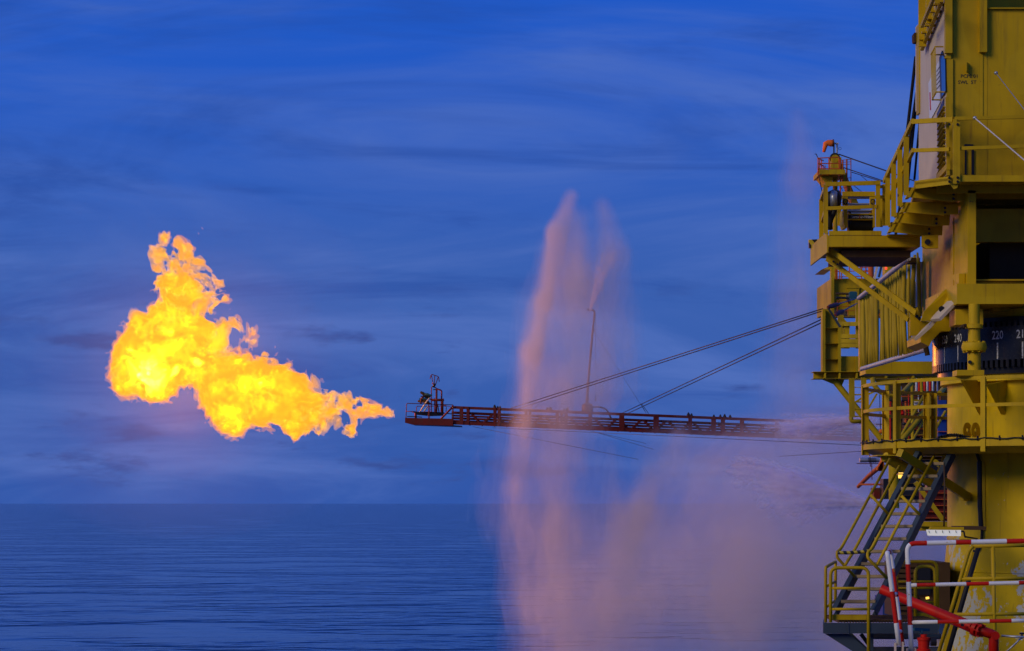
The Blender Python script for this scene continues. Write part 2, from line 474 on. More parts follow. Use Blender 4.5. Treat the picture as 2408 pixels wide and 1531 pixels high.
# pad eyes
for zx in (1588, 1666):
    c = on_cyl(Z3(zx, 665, 41.6), RP + .14)
    m = M(); ring_o, ring_i = [], []
    n = 20
    for k in range(n):
        a = 2*math.pi*k/n
        rx, rz = .115, .125
        if math.cos(a) > 0 and math.sin(a) < 0: rx, rz = .14, .15
        d = Vector((.75, .66, 0)).normalized()
        ring_o.append(c + d*(rx*math.cos(a)) + Vector((0,0,rz*math.sin(a))))
        ring_i.append(c + d*(.030*math.cos(a)) + Vector((0,0,.034*math.sin(a))))
    e = Vector((-.012, .016, 0)); vs = ring_o + ring_i + [p+e for p in ring_o] + [p+e for p in ring_i]
    fs = []
    for k in range(n):
        j = (k+1) % n
        fs += [(k, j, n+j, n+k), (2*n+k, 3*n+k, 3*n+j, 2*n+j), (k, 2*n+k, 2*n+j, j), (n+k, n+j, 3*n+j, 3*n+k)]
    m.add(vs, fs); m.out('pad_eye', YEL, ped)
# conduit on the shell
def cy_pts(fn, pts, off): return [on_cyl(fn(x, y, 41.6), RP + off + (max(0, (ZC-.587) - fn(x, y, 41.6).z) * .105)) for x, y in pts]
cd = thing('cable_conduit', 'black cable conduit running down the yellow crane pedestal', 'conduit', on_cyl(Z4(1870, 340, 41.6), RP+.05))
m = M(); m.path(rounded(cy_pts(Z3, [(1660, 862), (1680, 895), (1702, 970), (1704, 1000)], .05), .05), .026); m.out('cable', RUBBER, cd, True)
m = M(); m.path(cy_pts(Z3, [(1704, 968), (1706, 1200), (1708, 1400)], .06)+cy_pts(Z4, [(1864, 60), (1868, 150), (1872, 258)], .06), .042, n=10); m.out('guard_channel', DARK, cd, 40)
m = M(); m.path(cy_pts(Z4, [(1880, 250), (1882, 300), (1876, 368), (1840, 470)], .05), .024); m.out('cable_tail', RUBBER, cd, True)
m = M(); m.bar(cy_pts(Z3, [(1740, 972)], .02)[0], cy_pts(Z4, [(1906, 262)], .02)[0], .05, .03, up=(-.3,-1,0)); m.out('backing_strip', YEL, cd)

# ================================================================ slewing ring with degree dial
RR = 2.62
z0, z1 = ZC + 2.372, ZC + 2.925
ring = thing('slewing_ring', 'black slewing ring drum with white degree numbers on the crane pedestal', 'slewing ring', (CX, CY, z0))
m = M(); m.lathe(CX, CY, [(RR-.5, z0), (RR, z0), (RR, z1), (RR-.5, z1)], n=160); m.out('drum', DIAL, ring, smooth=30)
m = M(); m.lathe(CX, CY, [(RR-.09, z0-.22), (RR-.09, z0-.001), (RR-.3, z0-.001)], n=120); m.out('lower_race', DARK, ring, smooth=30)
m = M(); m.lathe(CX, CY, [(RR-.10, z1+.001), (RR-.10, z1+.16), (RR-.5, z1+.16)], n=120); m.out('upper_race', DARK, ring, smooth=30)
def ang(a):  # a measured from the left-hand side (-x) towards the viewer (-y)
    return Vector((-math.cos(R(a)), -math.sin(R(a)), 0))
tooth_lo = tooth_up = None
me_lo = me_up = None
for i in range(92):
    a = -16 + i * 2.3
    for lo in (True, False):
        if (me_lo if lo else me_up) is None:
            mm = M()
            if lo: mm.box((-RR+.0, -.028, -.12), (-RR+.14, .028, -.001))
            else: mm.box((-RR+.0, -.030, z1-z0+.001), (-RR+.14, .030, z1-z0+.085))
            me = bpy.data.meshes.new('tooth'); me.from_pydata(mm.v, [], mm.f); me.materials.append(DARK)
            if lo: me_lo = me
            else: me_up = me
        o = bpy.data.objects.new('tooth', me_lo if lo else me_up); col.objects.link(o)
        o.parent = ring; o.rotation_euler = (0, 0, R(a + (0 if lo else .9)))
for lab, a in [('%d' % n_, 13.8 + (250 - n_) * 1.018) for n_ in range(270, 70, -10) if n_ != 230]:
    vs, fs = text_mesh(lab, .175)
    m = M(); q = []
    for x, y, z in vs:
        aa = a + math.degrees(x * .86 / RR)
        p = Vector((CX, CY, 0)) + ang(aa) * (RR + .004); q.append((p.x, p.y, z0 + .405 + y*1.12))
    m.add(q, fs); m.out('numeral', NUMW, ring)
    m = M(); c = [Vector((CX, CY, 0)) + ang(a + s) * (RR + .004) for s in (-.28, .28)]
    m.add([(c[0].x, c[0].y, z0+.015), (c[1].x, c[1].y, z0+.015), (c[1].x, c[1].y, z0+.285), (c[0].x, c[0].y, z0+.285)], [(0,1,2,3)])
    m.out('tick_mark', NUMW, ring)

# pinion drive in front of the ring
YP = 41.15
pin = thing('pinion_drive', 'yellow upright pinion gear housing in front of the black degree dial', 'gearbox', A6(740, 1470, YP))
def lathe_at(c, prof, name, mat, parent, n=28, sm=35):
    m = M(); m.lathe(c.x, c.y, [(r, c.z + z) for r, z in prof], n=n); return m.out(name, mat, parent, sm)
def pxz(y0, y1): return S((y1 - y0) * .1952, YP)
c = A6(742, 1410, YP + .12)
lathe_at(c, [(.001, 0), (.107, 0), (.107, pxz(1195, 1410)), (.001, pxz(1195, 1410))], 'lower_housing', YEL, pin)
lathe_at(c, [(.08, pxz(1195, 1410)), (.10, pxz(1175, 1410)), (.19, pxz(1165, 1410)), (.205, pxz(1120, 1410)), (.19, pxz(1070, 1410)), (.10, pxz(1055, 1410)), (.095, pxz(900, 1410)), (.14, pxz(895, 1410)), (.14, pxz(850, 1410)), (.09, pxz(840, 1410)), (.09, pxz(600, 1410))], 'upper_housing', YEL, pin)
for k in range(10):
    a = 2*math.pi*k/10
    m = M(); b0 = c + Vector((math.cos(a)*.165, math.sin(a)*.165, pxz(1185, 1410))); m.tube(b0, b0 + Vector((0,0,pxz(1050, 1185))), .018, n=6); m.out('flange_bolt', YEL, pin)
m = M(); m.box(A6(535, 1462, YP-.10), A6(806, 1412, YP+.32)); m.out('base_plate', YEL, pin)
m = M(); m.tube(A6(690, 1300, YP-.02), A6(690, 1300, YP+.05), .03, n=8); m.out('inspection_plug', DARK, pin)
m = M(); m.tube(A6(600, 870, YP), A6(640, 860, YP+.1), .03, n=8); m.tube(A6(560, 890, YP), A6(600, 870, YP), .015, n=6); m.out('grease_fitting', BROWN, pin)

# ================================================================ gallery round the pedestal
RG = 3.84
gz = lambda px: ZC + px / FP * CY
ztop, zmid, zdk, zfb = gz(276), gz(216), gz(141), gz(127)
gal = thing('access_gallery', 'curved yellow walkway gallery with railing wrapped round the crane pedestal', 'gallery', (CX, CY, zfb))
m = M(); m.lathe(CX, CY, [(RP+.02, zdk-.07), (RG-.02, zdk-.07), (RG-.02, zdk-.02), (RP+.02, zdk-.02), (RP+.02, zdk-.07)], n=120); m.out('deck_plate', YEL, gal, 30)
m = M(); m.lathe(CX, CY, [(RG-.015, zfb-.01), (RG, zfb-.01), (RG, zdk+.03), (RG-.015, zdk+.03), (RG-.015, zfb-.01)], n=120); m.out('kick_plate', YEL, gal, 30)
m = M(); m.lathe(CX, CY, [(RG-.30, zfb-.12), (RG-.27, zfb-.12), (RG-.02, zfb-.012), (RG-.30, zfb-.012)], n=120); m.out('ring_beam', YEL, gal, 30)
for r, z, nm in ((RG, ztop, 'top_rail'), (RG, zmid, 'mid_rail')):
    m = M(); m.lathe(CX, CY, [(r-.035, z-.028), (r, z-.028), (r, z+.028), (r-.035, z+.028), (r-.035, z-.028)], n=140); m.out(nm, YEL, gal, 30)
def post_at(px, back):
    p = on_cyl(W(px, 900, CY), RG - .018, back); d = Vector((p.x-CX, p.y-CY, 0)).normalized(); tg = Vector((-d.y, d.x, 0))
    a = Vector((p.x, p.y, zdk - .20 if not back else zdk-.02)); b = Vector((p.x, p.y, ztop + .01))
    m = M(); m.bar(a + d*.03, b + d*.03, .085, .014, up=d); m.bar(a - d*.035, b - d*.035, .012, .11, up=d)
    m.out('rail_post', YEL, gal)
for px, bk in ((2031, False), (2107.4, False), (2313.5, False), (2080.5, True), (2178, True), (2196, True), (2480, False)):
    post_at(px, bk)
# cable clipped along the gallery edge
cb = []
for i in range(60):
    a = -4 + i * 1.9
    p = Vector((CX, CY, 0)) + ang(a) * (RG + .022); cb.append((p.x, p.y, zdk + .012 + .012*math.sin(i*1.7) + random.uniform(-.006, .006)))
cab = thing('gallery_cable', 'thin black cable clipped along the gallery deck edge', 'cable', cb[20])
m = M(); m.path(cb, .011, n=6); m.out('cable_run', RUBBER, cab, True)
for i in range(2, 60, 3):
    a = -4 + i * 1.9
    p = Vector((CX, CY, 0)) + ang(a) * (RG + .01)
    m = M(); m.box((p.x-.012, p.y-.012, zdk-.02), (p.x+.012, p.y+.03, zdk+.055)); m.out('clip', RUBBER, cab)
# struts below
m = M(); a = Z3(935, 885, 41.2); b = on_cyl(Z3(1590, 1308, 41.6), RP+.06)
m.bar(a, b, .10, .13, up=(0,-.4,1)); m.out('flat_strut', YEL, gal)
m = M(); m.tube(b + Vector((-.1,-.02,0)), b + Vector((.05,.06,0)), .075, n=14); m.out('strut_pin', YEL, gal)
m = M(); m.tube(Z3(790, 925, 42.6), Z3(1300, 1205, 43.2), .085, n=14); m.out('round_strut', YEL, gal, 40)
m = M(); m.bar(Z3(1375, 905, 42.6), Z3(1295, 1120, 42.9), .05, .07); m.out('hanger', YEL, gal)
m = M(); m.box(Z3(720, 905, 42.4), Z3(1390, 925, 43.4)); m.out('cross_beam', YEL, gal)
# coiled dark hose and tool tray on the gallery deck
m = M(); hp = []
for i in range(50):
    t = i / 49
    p = on_cyl(Z3(1300 + 300*t, 745 - 30*math.sin(t*3.1) + 5*math.sin(i*1.9), 41), RP + .7 + .1*math.sin(i*1.3)); p.z = max(p.z, zdk + .03); hp.append(p)
m.path(hp, .026, n=6)
tag(m.out('loose_hose', RUBBER, None, True), 'loose black hose lying on the gallery deck by the pedestal', 'hose')

# ================================================================ slewing column under the crane house
XL2 = 7.43
sl = thing('slewing_column', 'yellow slab sided slewing column of the crane above the degree dial', 'crane column', (CX, CY, ZC + 3.1))
ztp, zbt = W(0, 448, 41.6).z, W(0, 705, 41.6).z
m = M(); m.box((XL2, 41.6, zbt), (XL2 + .135, 46.2, ztp)); m.out('side_plate', YEL, sl)
m = M(); m.box((XL2 - .012, 42.9, zbt+.05), (XL2 - .001, 43.1, ztp-.3)); m.out('stiffener', YEL, sl)
m = M(); m.box((XL2+.136, 46.0, zbt), (14.5, 46.2, ztp)); m.out('back_plate', YEL, sl)
p = W(2155, 616, 46.25); m = M(); m.box((p.x, 46.21, W(0, 722, 46.25).z), (W(2172, 0, 46.25).x, 46.33, p.z)); m.out('edge_plate', PALE, sl)
m = M(); m.box((XL2+.14, 42.5, W(0, 569, 42.5).z), (14.5, 42.7, W(0, 491, 42.5).z)); m.out('cross_girder', YEL, sl)
m = M(); m.box((XL2+.6, 42.9, W(0, 668, 42.9).z), (14.4, 45.8, W(0, 560, 42.9).z)); m.out('dark_gap_fill', BROWN, sl)  # added dark brown block standing for the shaded gap between the girders
m = M(); m.box((XL2+.14, 41.9, W(0, 702, 41.9).z), (14.5, 42.1, W(0, 662, 41.9).z)); m.out('front_girder', YEL, sl)
m = M(); m.box((XL2+.14, 41.82, W(0, 661, 41.9).z), (14.5, 42.2, W(0, 657.5, 41.9).z)); m.out('girder_flange', YEL, sl)
m = M(); m.box(A6(535, 600, 41.35), A6(968, 545, 44.5)); m.out('base_flange', YEL, sl)
m = M(); m.box((A6(968, 0, 42.2).x, 42.2, A6(0, 690, 42.2).z), (14.5, 46, A6(0, 612, 42.2).z)); m.out('bottom_plate', YEL, sl)
zz_ = ZC + 2.925 + .17
m = M(); m.lathe(CX, CY, [(RR-.55, zz_), (RR-.18, zz_), (RR-.16, zz_+.12), (RR-.32, zz_+.20), (RR-.32, zbt+.02)], n=96); m.out('turntable', YEL, sl, 30)
m = M(); m.box(A6(530, 362, 41.62) , A6(632, 235, 41.62) + Vector((0, .0, 0)) - Vector((0, .12, 0)))
pts = [A6(528, 285, 41.58), A6(572, 237, 41.58), A6(632, 235, 41.58), A6(630, 362, 41.58)]
m = M(); m.prism([on_x(q, XL2 - .01) for q in pts], (-.10, 0, 0)); m.out('lug', YEL, sl)
# foot bracket: sloping gusset with pale flange strips
m = M(); m.prism([A6(140, 690, 41.9), A6(400, 420, 42.4), A6(462, 420, 42.4), A6(464, 575, 42.1), A6(275, 800, 41.9), A6(105, 806, 41.8)], (.0, .10, .0)); m.out('foot_gusset', YEL, sl)
m = M(); m.bar(A6(488, 572, 41.85), A6(272, 795, 41.75), .34, .05, up=(-.6,-.2,.75)); m.out('flange_strip', CREAM, sl)
m = M(); m.bar(A6(262, 815, 41.9), A6(82, 972, 42.3), .30, .05, up=(-.6,-.2,.75)); m.out('flange_strip', CREAM, sl)
m = M(); m.prism([A6(100, 800, 42.6), A6(262, 822, 42.6), A6(90, 975, 42.6), A6(-30, 985, 42.6), A6(-28, 700, 42.6), A6(60, 640, 42.6)], (0, .08, 0)); m.out('brace_gusset', YEL, sl)
m = M(); m.tube(A6(350, 662, 41.8), A6(350, 662, 41.98), .05, n=12); m.out('drain_hole', DARK, sl)
for x, y in ((50, 748), (85, 778)):
    m = M(); m.tube(A6(x, y, 42.5), A6(x, y, 42.62), .028, n=8); m.out('bolt', DARK, sl)
m = M(); m.prism([A6(95, 985, 43.2), A6(480, 590, 43.2), A6(760, 600, 43.2), A6(760, 930, 43.2), A6(340, 930, 43.2), A6(236, 1040, 43.2), A6(200, 1110, 43.2), A6(100, 1060, 43.2)], (0, 1.5, 0)); m.out('under_plate', YEL, sl)
m = M(); m.box(A6(520, 850, 41.6), A6(770, 700, 42.2)); m.out('motor_mount', YEL, sl)

# ================================================================ crane house
XL, YF, YB = 7.083, 41.5, 44.3
ho = thing('crane_house', 'tall yellow crane machinery house with cream side wall and caged window', 'crane house', (10.5, 43, W(0, 413, YF).z))
zb, zh = W(0, 413, YF).z, W(0, -190, YF).z
xe = W(2322, 0, YF).x
m = M(); m.box((XL, YF, zb), (xe, YB, zh)); m.out('corner_block', YEL, ho)
zl = W(0, 22, YF).z
m = M(); m.box((xe + .002, YF + .004, zb), (14.5, YB, zl)); m.out('front_wall', YEL, ho)
m = M(); m.box((xe + .002, YF - .05, zl + .002), (14.5, YF + .5, zl + .02)); m.out('ledge', YEL, ho)
m = M(); m.box((xe + .002, YF + 1.2, zl + .02), (14.5, YB, zh)); m.out('recessed_wall', YEL, ho)
m = M(); m.box((XL - .022, YF + .01, zb), (XL - .002, YB, zh)); m.out('side_wall', CREAM, ho)
def fbox(fn, x0, y0, x1, y1, ya, yb, nm, mat=YEL, parent=None):
    a = fn(x0, y0, ya); b = fn(x1, y1, ya)
    m = M(); m.box((a.x, ya, a.z), (b.x, yb, b.z)); return m.out(nm, mat, parent or ho)
fbox(A8, 452, -900, 540, 668, YF - .12, YF - .002, 'corner_post')
fbox(A8, 885, -900, 978, 655, YF - .10, YF - .002, 'raised_strip')
fbox(A8, 550, -900, 880, 1490, YF - .014, YF - .002, 'wall_panel')
fbox(A8, 470, 742, 548, 1495, YF - .05, YF - .002, 'door_jamb')
fbox(A8, 881, 658, 925, 1490, YF - .014, YF - .002, 'wall_panel')
m = M(); m.prism([A8(440, 735, YF-.06), A8(470, 672, YF-.06), A8(520, 672, YF-.06), A8(522, 742, YF-.06)], (0, .058, 0)); m.out('post_foot', YEL, ho)
fbox(Z1, 1225, 1092, 1292, 1112, YF - .03, YF - .015, 'vent_hood', DARK)
fbox(Z1, 1227, 1135, 1240, 1322, YF - .03, YF - .015, 'vent_slot', DARK)
fbox(Z1, 1278, 1135, 1297, 1322, YF - .03, YF - .015, 'vent_slot', DARK)
m = M(); m.prism([A8(706, 788, YF-.13), A8(724, 784, YF-.13), A8(722, 900, YF-.13), A8(712, 912, YF-.13)], (.05, .115, 0)); m.out('pad_eye', YEL, ho)
for lab, x, y in (('PCPE 01', 755, 963), ('SWL  5T', 726, 1040)):
    vs, fs = text_mesh(lab, .078)
    c = A8(x, y, YF - .018); m = M(); m.add([(c.x + a*1.06, c.y, c.z + b) for a, b, _ in vs], fs); m.out('lettering', INK, ho)
# side wall fittings
def LP(fn, x, y, off=0.0): return on_x(fn(x, y, 43), XL - .022 - off)
m = M(); m.prism([LP(A8, x, y) for x, y in ((388, 725), (420, 640), (456, 735), (462, 1155), (442, 1200), (404, 1248))], (-.02, 0, 0)); win = m.out('window', DARK, ho)
m = M(); m.prism([LP(A8, x, y, .021) for x, y in ((398, 750), (422, 700), (450, 750), (455, 1145), (438, 1180), (412, 1215))], (-.006, 0, 0)); m.out('pane', GLASS, win)
m = M(); m.prism([LP(A8, x, y, .004) for x, y in ((245, 1050), (375, 770), (386, 900), (392, 1290), (280, 1500), (258, 1500))], (-.012, 0, 0)); sg = m.out('notice_board', SIGNW, ho)
m = M(); m.prism([LP(A8, x, y, .018) for x, y in ((252, 1165), (262, 1165), (268, 1390), (258, 1390))], (-.004, 0, 0)); m.out('red_stripe', REDW, sg)
for i in range(5):
    m = M(); m.prism([LP(A8, x, y, .018) for x, y in ((342, 900+i*55), (384, 830+i*60), (384, 842+i*60), (342, 911+i*55))], (-.004, 0, 0)); m.out('text_line', INK, sg)
for i in range(5):
    x0, y0_, x1, y1_ = 272+i*12.5, 690-i*25, 285+i*12.5, 1258-i*24
    a = on_x(A8(x0, y0_, 43), XL-.18); b = on_x(A8(x1, y1_, 43), XL-.18)
    m = M(); m.tube(a, b, .007, n=6); m.out('cage_bar', YEL, ho)
for (x0, y0_, x1, y1_) in ((318, 590, 425, 590), (318, 692, 395, 690), (334, 1162, 458, 1162), (284, 1260, 402, 1262)):
    m = M(); m.tube(on_x(A8(x0, y0_, 43), XL-.18), LP(A8, x1, y1_), .013, n=6); m.out('cage_strut', YEL, ho)
for (x0, y0_, x1, y1_) in ((270, 690, 322, 590), (284, 1260, 336, 1162)):
    m = M(); m.tube(on_x(A8(x0, y0_, 43), XL-.18), on_x(A8(x1, y1_, 43), XL-.18), .013, n=6); m.out('cage_rail', YEL, ho)
m = M(); m.prism([LP(Z1, x, y) for x, y in ((1020, 860), (1072, 745), (1078, 1250), (1030, 1332))], (-.012, 0, 0)); lv = m.out('louvre_panel', DARK, ho)
for i in range(11):
    y = 862 + i * 42
    m = M(); m.bar(LP(Z1, 1024, y + 35, .03), LP(Z1, 1073, y - 55, .03), .016, .045, up=(-1,0,.4)); m.out('slat', YEL, lv)
m = M(); m.bar(LP(Z1, 1024, 1345, .02), LP(Z1, 1102, 1262, .02), .06, .10); m.out('louvre_sill', YEL, ho)
m = M(); m.bar(LP(Z1, 1092, 735, .02), LP(Z1, 1100, 1330, .02), .05, .05); m.out('door_edge', YEL, ho)
a = A8(104, 322, 44.25); b = A8(180, 1440, 44.25); m = M(); m.box((a.x, 44.12, b.z), (b.x, 44.42, a.z)); m.out('corner_channel', YEL, ho)
a = A8(84, 330, 44.6); b = A8(106, 1400, 44.6); m = M(); m.box((a.x, 44.45, b.z), (b.x+.1, 44.7, a.z)); m.out('rear_post', CREAM, ho)
a = A8(52, 412, 44.5); b = A8(100, 530, 44.5)
m = M(); m.prism([A8(50, 430, 44.4), A8(60, 412, 44.4), A8(102, 410, 44.4), A8(102, 534, 44.4), A8(60, 530, 44.4), A8(52, 510, 44.4)], (0, .2, 0)); m.out('junction_box', BROWN, ho)
# inclined side ladder
m = M(); m.bar(on_x(A8(405, -20, 43), XL-.1), on_x(A8(152, 600, 43), XL-.1), .06, .12); m.out('ladder_stringer', YEL, ho)
m = M(); m.bar(on_x(A8(375, -200, 43), XL-.35), on_x(A8(155, 330, 43), XL-.3), .05, .06); m.out('ladder_handrail', YEL, ho)
for x, ya, yb in ((160, -60, 590), (255, -200, 300), (365, -200, 50)):
    m = M(); m.bar(on_x(A8(x, ya, 43), XL-.14), on_x(A8(x, yb, 43), XL-.14), .06, .13, up=(1,0,0)); m.out('ladder_post', YEL, ho)
for i in range(6):
    x = 190 + i*36; y = 500 - i*88
    m = M(); p = on_x(A8(x, y, 43), XL-.1); m.box((p.x-.10, p.y-.06, p.z-.012), (p.x+.08, p.y+.06, p.z+.012)); m.out('ladder_tread', YEL, ho)

# ================================================================ upper walkway round the house
YW = 41.0
wk = thing('upper_walkway', 'yellow walkway with railing around the foot of the crane house', 'walkway', W(2250, 432, YW))
pl = Z1(855, 1360, 41.6); pc = Z1(1125, 1333, YW)
zd = pc.z
hgt = S(19, YW)
m = M(); m.prism([(pl.x, pl.y, zd-.03), (pc.x, YW, zd-.03), (14.5, YW, zd-.03), (14.5, 45, zd-.03), (pl.x + .45, 45, zd-.03)], (0, 0, -.04)); m.out('deck_plate', YEL, wk)
m = M(); m.prism([(pl.x, pl.y, zd), (pc.x, YW, zd), (pc.x, YW, zd - hgt), (pl.x, pl.y, zd - hgt)], (.02, .03, 0)); m.out('edge_plate', YEL, wk)
pr = Z1(1187, 1325, YW); m = M(); m.box((pc.x + .002, YW - .004, zd - hgt + .04), (14.5, YW + .03, zd + .012)); m.out('edge_plate', YEL, wk)
m = M(); m.prism([(pl.x, pl.y, zd), (pl.x, pl.y, zd-hgt), (pl.x + .46, 45, zd-hgt), (pl.x+.46, 45, zd)], (-.02, 0, 0)); m.out('edge_plate', YEL, wk)
for i in range(4):
    y = 41.6 + i*.8
    m = M(); m.box((pl.x + .35 + i*.1, y, zd - .2), (14.5, y + .06, zd - .072)); m.out('joist', YEL, wk)
m = M(); m.box(Z1(1140, 900, YW-.05), Z1(1162, 1395, YW+.01)); m.out('rail_post', YEL, wk)
m = M(); m.box(Z1(1168, 925, YW-.05), Z1(1186, 1392, YW+.01)); m.out('rail_post', YEL, wk)
for y in (942, 1345, 1375):
    m = M(); m.tube(Z1(1110, y, YW-.07), Z1(1110, y, YW), .022, n=8); m.out('bolt', DARK, wk)
    m = M(); m.tube(Z1(1173, y, YW-.07), Z1(1173, y, YW), .022, n=8); m.out('bolt', DARK, wk)
def rail(fn, pts, w, h, nm, parent, mat=YEL):
    for i in range(len(pts)-1):
        m = M(); m.bar(fn(*pts[i]), fn(*pts[i+1]), w, h); m.out(nm, mat, parent)
rail(Z1, [(830, 922, 41.5), (1138, 905, YW)], .05, .075, 'top_rail', wk)
rail(Z1, [(1150, 898, YW), (1900, 880, YW)], .05, .055, 'top_rail', wk)
rail(Z1, [(835, 1140, 41.5), (1112, 1130, YW)], .05, .06, 'mid_rail', wk)
rail(Z1, [(1190, 1124, YW), (1900, 1100, YW)], .05, .055, 'mid_rail', wk)
m = M(); m.bar(Z1(1800, 880, YW), Z1(1800, 1340, YW), .06, .06); m.out('rail_post', YEL, wk)
m = M(); m.prism([Z2(1112, 70, YW-.01), Z2(1185, 62, YW-.01), Z2(1170, 110, YW-.01), Z2(1145, 120, YW-.01)], (0, .04, 0)); m.out('post_shoe', YEL, wk)

# flight of steps going down from the walkway to the winch platform
stp = thing('platform_steps', 'short flight of yellow cantilevered steps between the two crane walkways', 'steps', Z2(800, 460, 43))
steps = [((808, 150), (1150, 165), 41.9), ((762, 262), (1085, 268), 42.35), ((715, 340), (1020, 352), 42.8), ((672, 412), (965, 428), 43.2)]
for i, (l, r_, y) in enumerate(steps):
    a = Z2(l[0], l[1], y); b = Z2(r_[0], r_[1], y)
    m = M(); m.prism([Z2(l[0]+22, l[1]-42, y), Z2(r_[0]-20, l[1]-30, y), Z2(r_[0]-15, r_[1]+52, y), Z2(l[0]-14, l[1]+30, y)], (0, .035, 0)); tr = m.out('riser_plate', YEL, stp)
    m = M(); m.box((a.x, y + .036, a.z + .05), (b.x + .2, y + .40, a.z + .10)); m.out('tread', YEL, stp)
    m = M(); m.prism([Z2(r_[0]-40, r_[1]-25, y-.02), Z2(r_[0]+95, r_[1]-38, y-.02), Z2(r_[0]+90, r_[1]+42, y-.02), Z2(r_[0]-42, r_[1]+48, y-.02)], (.0, .018, 0)); m.out('bracket', YEL, stp)
    for dy_ in (-5, 28):
        m = M(); m.tube(Z2(r_[0]-8, r_[1]+dy_, y-.06), Z2(r_[0]-8, r_[1]+dy_, y-.021), .022, n=8); m.out('bolt', DARK, stp)
    m = M(); p0 = Z2(l[0]-16, l[1]+34, y); m.prism([Z2(l[0]+20, l[1]-44, y-.02), Z2(l[0]+42, l[1]-40, y-.02), Z2(l[0]+6, l[1]+32, y-.02), Z2(l[0]-18, l[1]+32, y-.02)], (0, .30, 0)); m.out('end_plate', YEL, stp)
for x, yt, yb, Y in ((783, 1030, 1480, 41.9), (735, 1125, 1560, 42.3), (688, 1225, 1640, 42.75), (643, 1310, 1710, 43.2)):
    m = M(); m.bar(Z1(x, yt, Y), Z1(x, yb, Y), .085, .02, up=(0,1,0)); m.out('rail_post', YEL, stp)
rail(Z1, [(832, 915, 41.5), (618, 1372, 43.4)], .05, .08, 'hand_rail', stp)
rail(Z1, [(838, 1135, 41.5), (655, 1500, 43.4)], .05, .07, 'mid_rail', stp)

# ================================================================ winch platform
wp = thing('winch_platform', 'lower yellow crane platform carrying the winch, with diagonal flat braces', 'platform', Z2(500, 560, 44.5))
Ya, Yb = 43.6, 45.7
m = M(); m.box(Z2(195, 470, Ya), (Z2(890, 0, Ya).x, Yb, Z2(0, 556, Ya).z)); m.out('deck_box', YEL, wp)
m = M(); m.box(Z2(200, 436, Ya-.012), (Z2(596, 0, Ya).x, Ya+.02, Z2(0, 469, Ya).z)); m.out('toe_board', YEL, wp)
m = M(); m.box((Z2(182, 0, Ya).x, Ya, Z2(0, 600, Ya).z), (Z2(194, 0, Ya).x, Yb+.3, Z2(0, 445, Ya).z)); m.out('end_plate', YEL, wp)
m = M(); m.box(Z2(290, 585, Ya+.2), (Z2(830, 0, Ya).x, Yb-.1, Z2(0, 635, Ya+.2).z)); m.out('dark_underside', BROWN, wp)  # brown box put in for the dark underside of the deck
m = M(); m.box(Z2(640, 462, Ya-.10), (Z2(900, 0, Ya).x, Ya-.015, Z2(0, 480, Ya).z)); m.out('landing_plate', YEL, wp)
m = M(); m.prism([Z2(905, 472, 43), Z2(1026, 466, 43), Z2(1026, 566, 43), Z2(935, 570, 43), Z2(905, 552, 43)], (0, .1, 0)); m.out('lug_plate', YEL, wp)
m = M(); m.tube(Z2(945, 521, 42.96), Z2(945, 521, 43.0), .05, n=14); m.out('lug_hole', DARK, wp)
m = M(); m.prism([Z2(180, 580, 44), Z2(290, 600, 44), Z2(292, 640, 44), Z2(262, 708, 44), Z2(178, 655, 44)], (0, .04, 0)); m.out('corner_gusset', YEL, wp)
for (x0, y0_, x1, y1_, dy_) in ((215, 585, 858, 1058, 0), (182, 645, 800, 1108, .5)):
    m = M(); m.bar(Z2(x0, y0_, 43.9 + dy_), Z2(x1, y1_, 42.3 + dy_), .03, .085, up=(0,-.1,1)); m.out('brace', YEL, wp)
for x, y in ((248, 618), (270, 636), (232, 668), (262, 690), (848, 1055), (868, 1085)):
    m = M(); m.tube(Z2(x, y, 43.2 if x > 500 else 43.84), Z2(x, y, 44), .02, n=8); m.out('bolt', DARK, wp)
for fn, pts, w, h, nm in (
    (A1, [(326, 892, Ya), (1165, 868, Ya)], .05, .07, 'top_rail'),
    (A1, [(322, 1268, Ya), (1112, 1240, Ya)], .05, .06, 'mid_rail'),
    (A1, [(326, 890, Ya), (245, 1108, Yb)], .05, .07, 'top_rail'),
    (A1, [(322, 1265, Ya), (262, 1452, Yb)], .05, .06, 'mid_rail'),
    (A1, [(1150, 932, Ya+.1), (1215, 930, Ya+.1)], .05, .05, 'gate_rail'),
    (A1, [(1150, 1092, Ya+.1), (1260, 1088, Ya+.1)], .05, .05, 'gate_rail')):
    rail(fn, pts, w, h, nm, wp)
for x, yt, yb, Y, w in ((312, 900, 1660, Ya, .075), (1127, 880, 1560, Ya, .075), (245, 1125, 1790, Yb, .085), (1222, 890, 1540, Ya+.15, .06), (1175, 1080, 1560, Ya+1.6, .06), (520, 1100, 1540, Yb, .06)):
    m = M(); m.bar(A1(x, yt, Y), A1(x, yb, Y), w, .02, up=(0,1,0)); m.out('rail_post', YEL, wp)
rail(A1, [(245, 1100, Yb), (1250, 1090, Yb)], .05, .06, 'back_rail', wp)

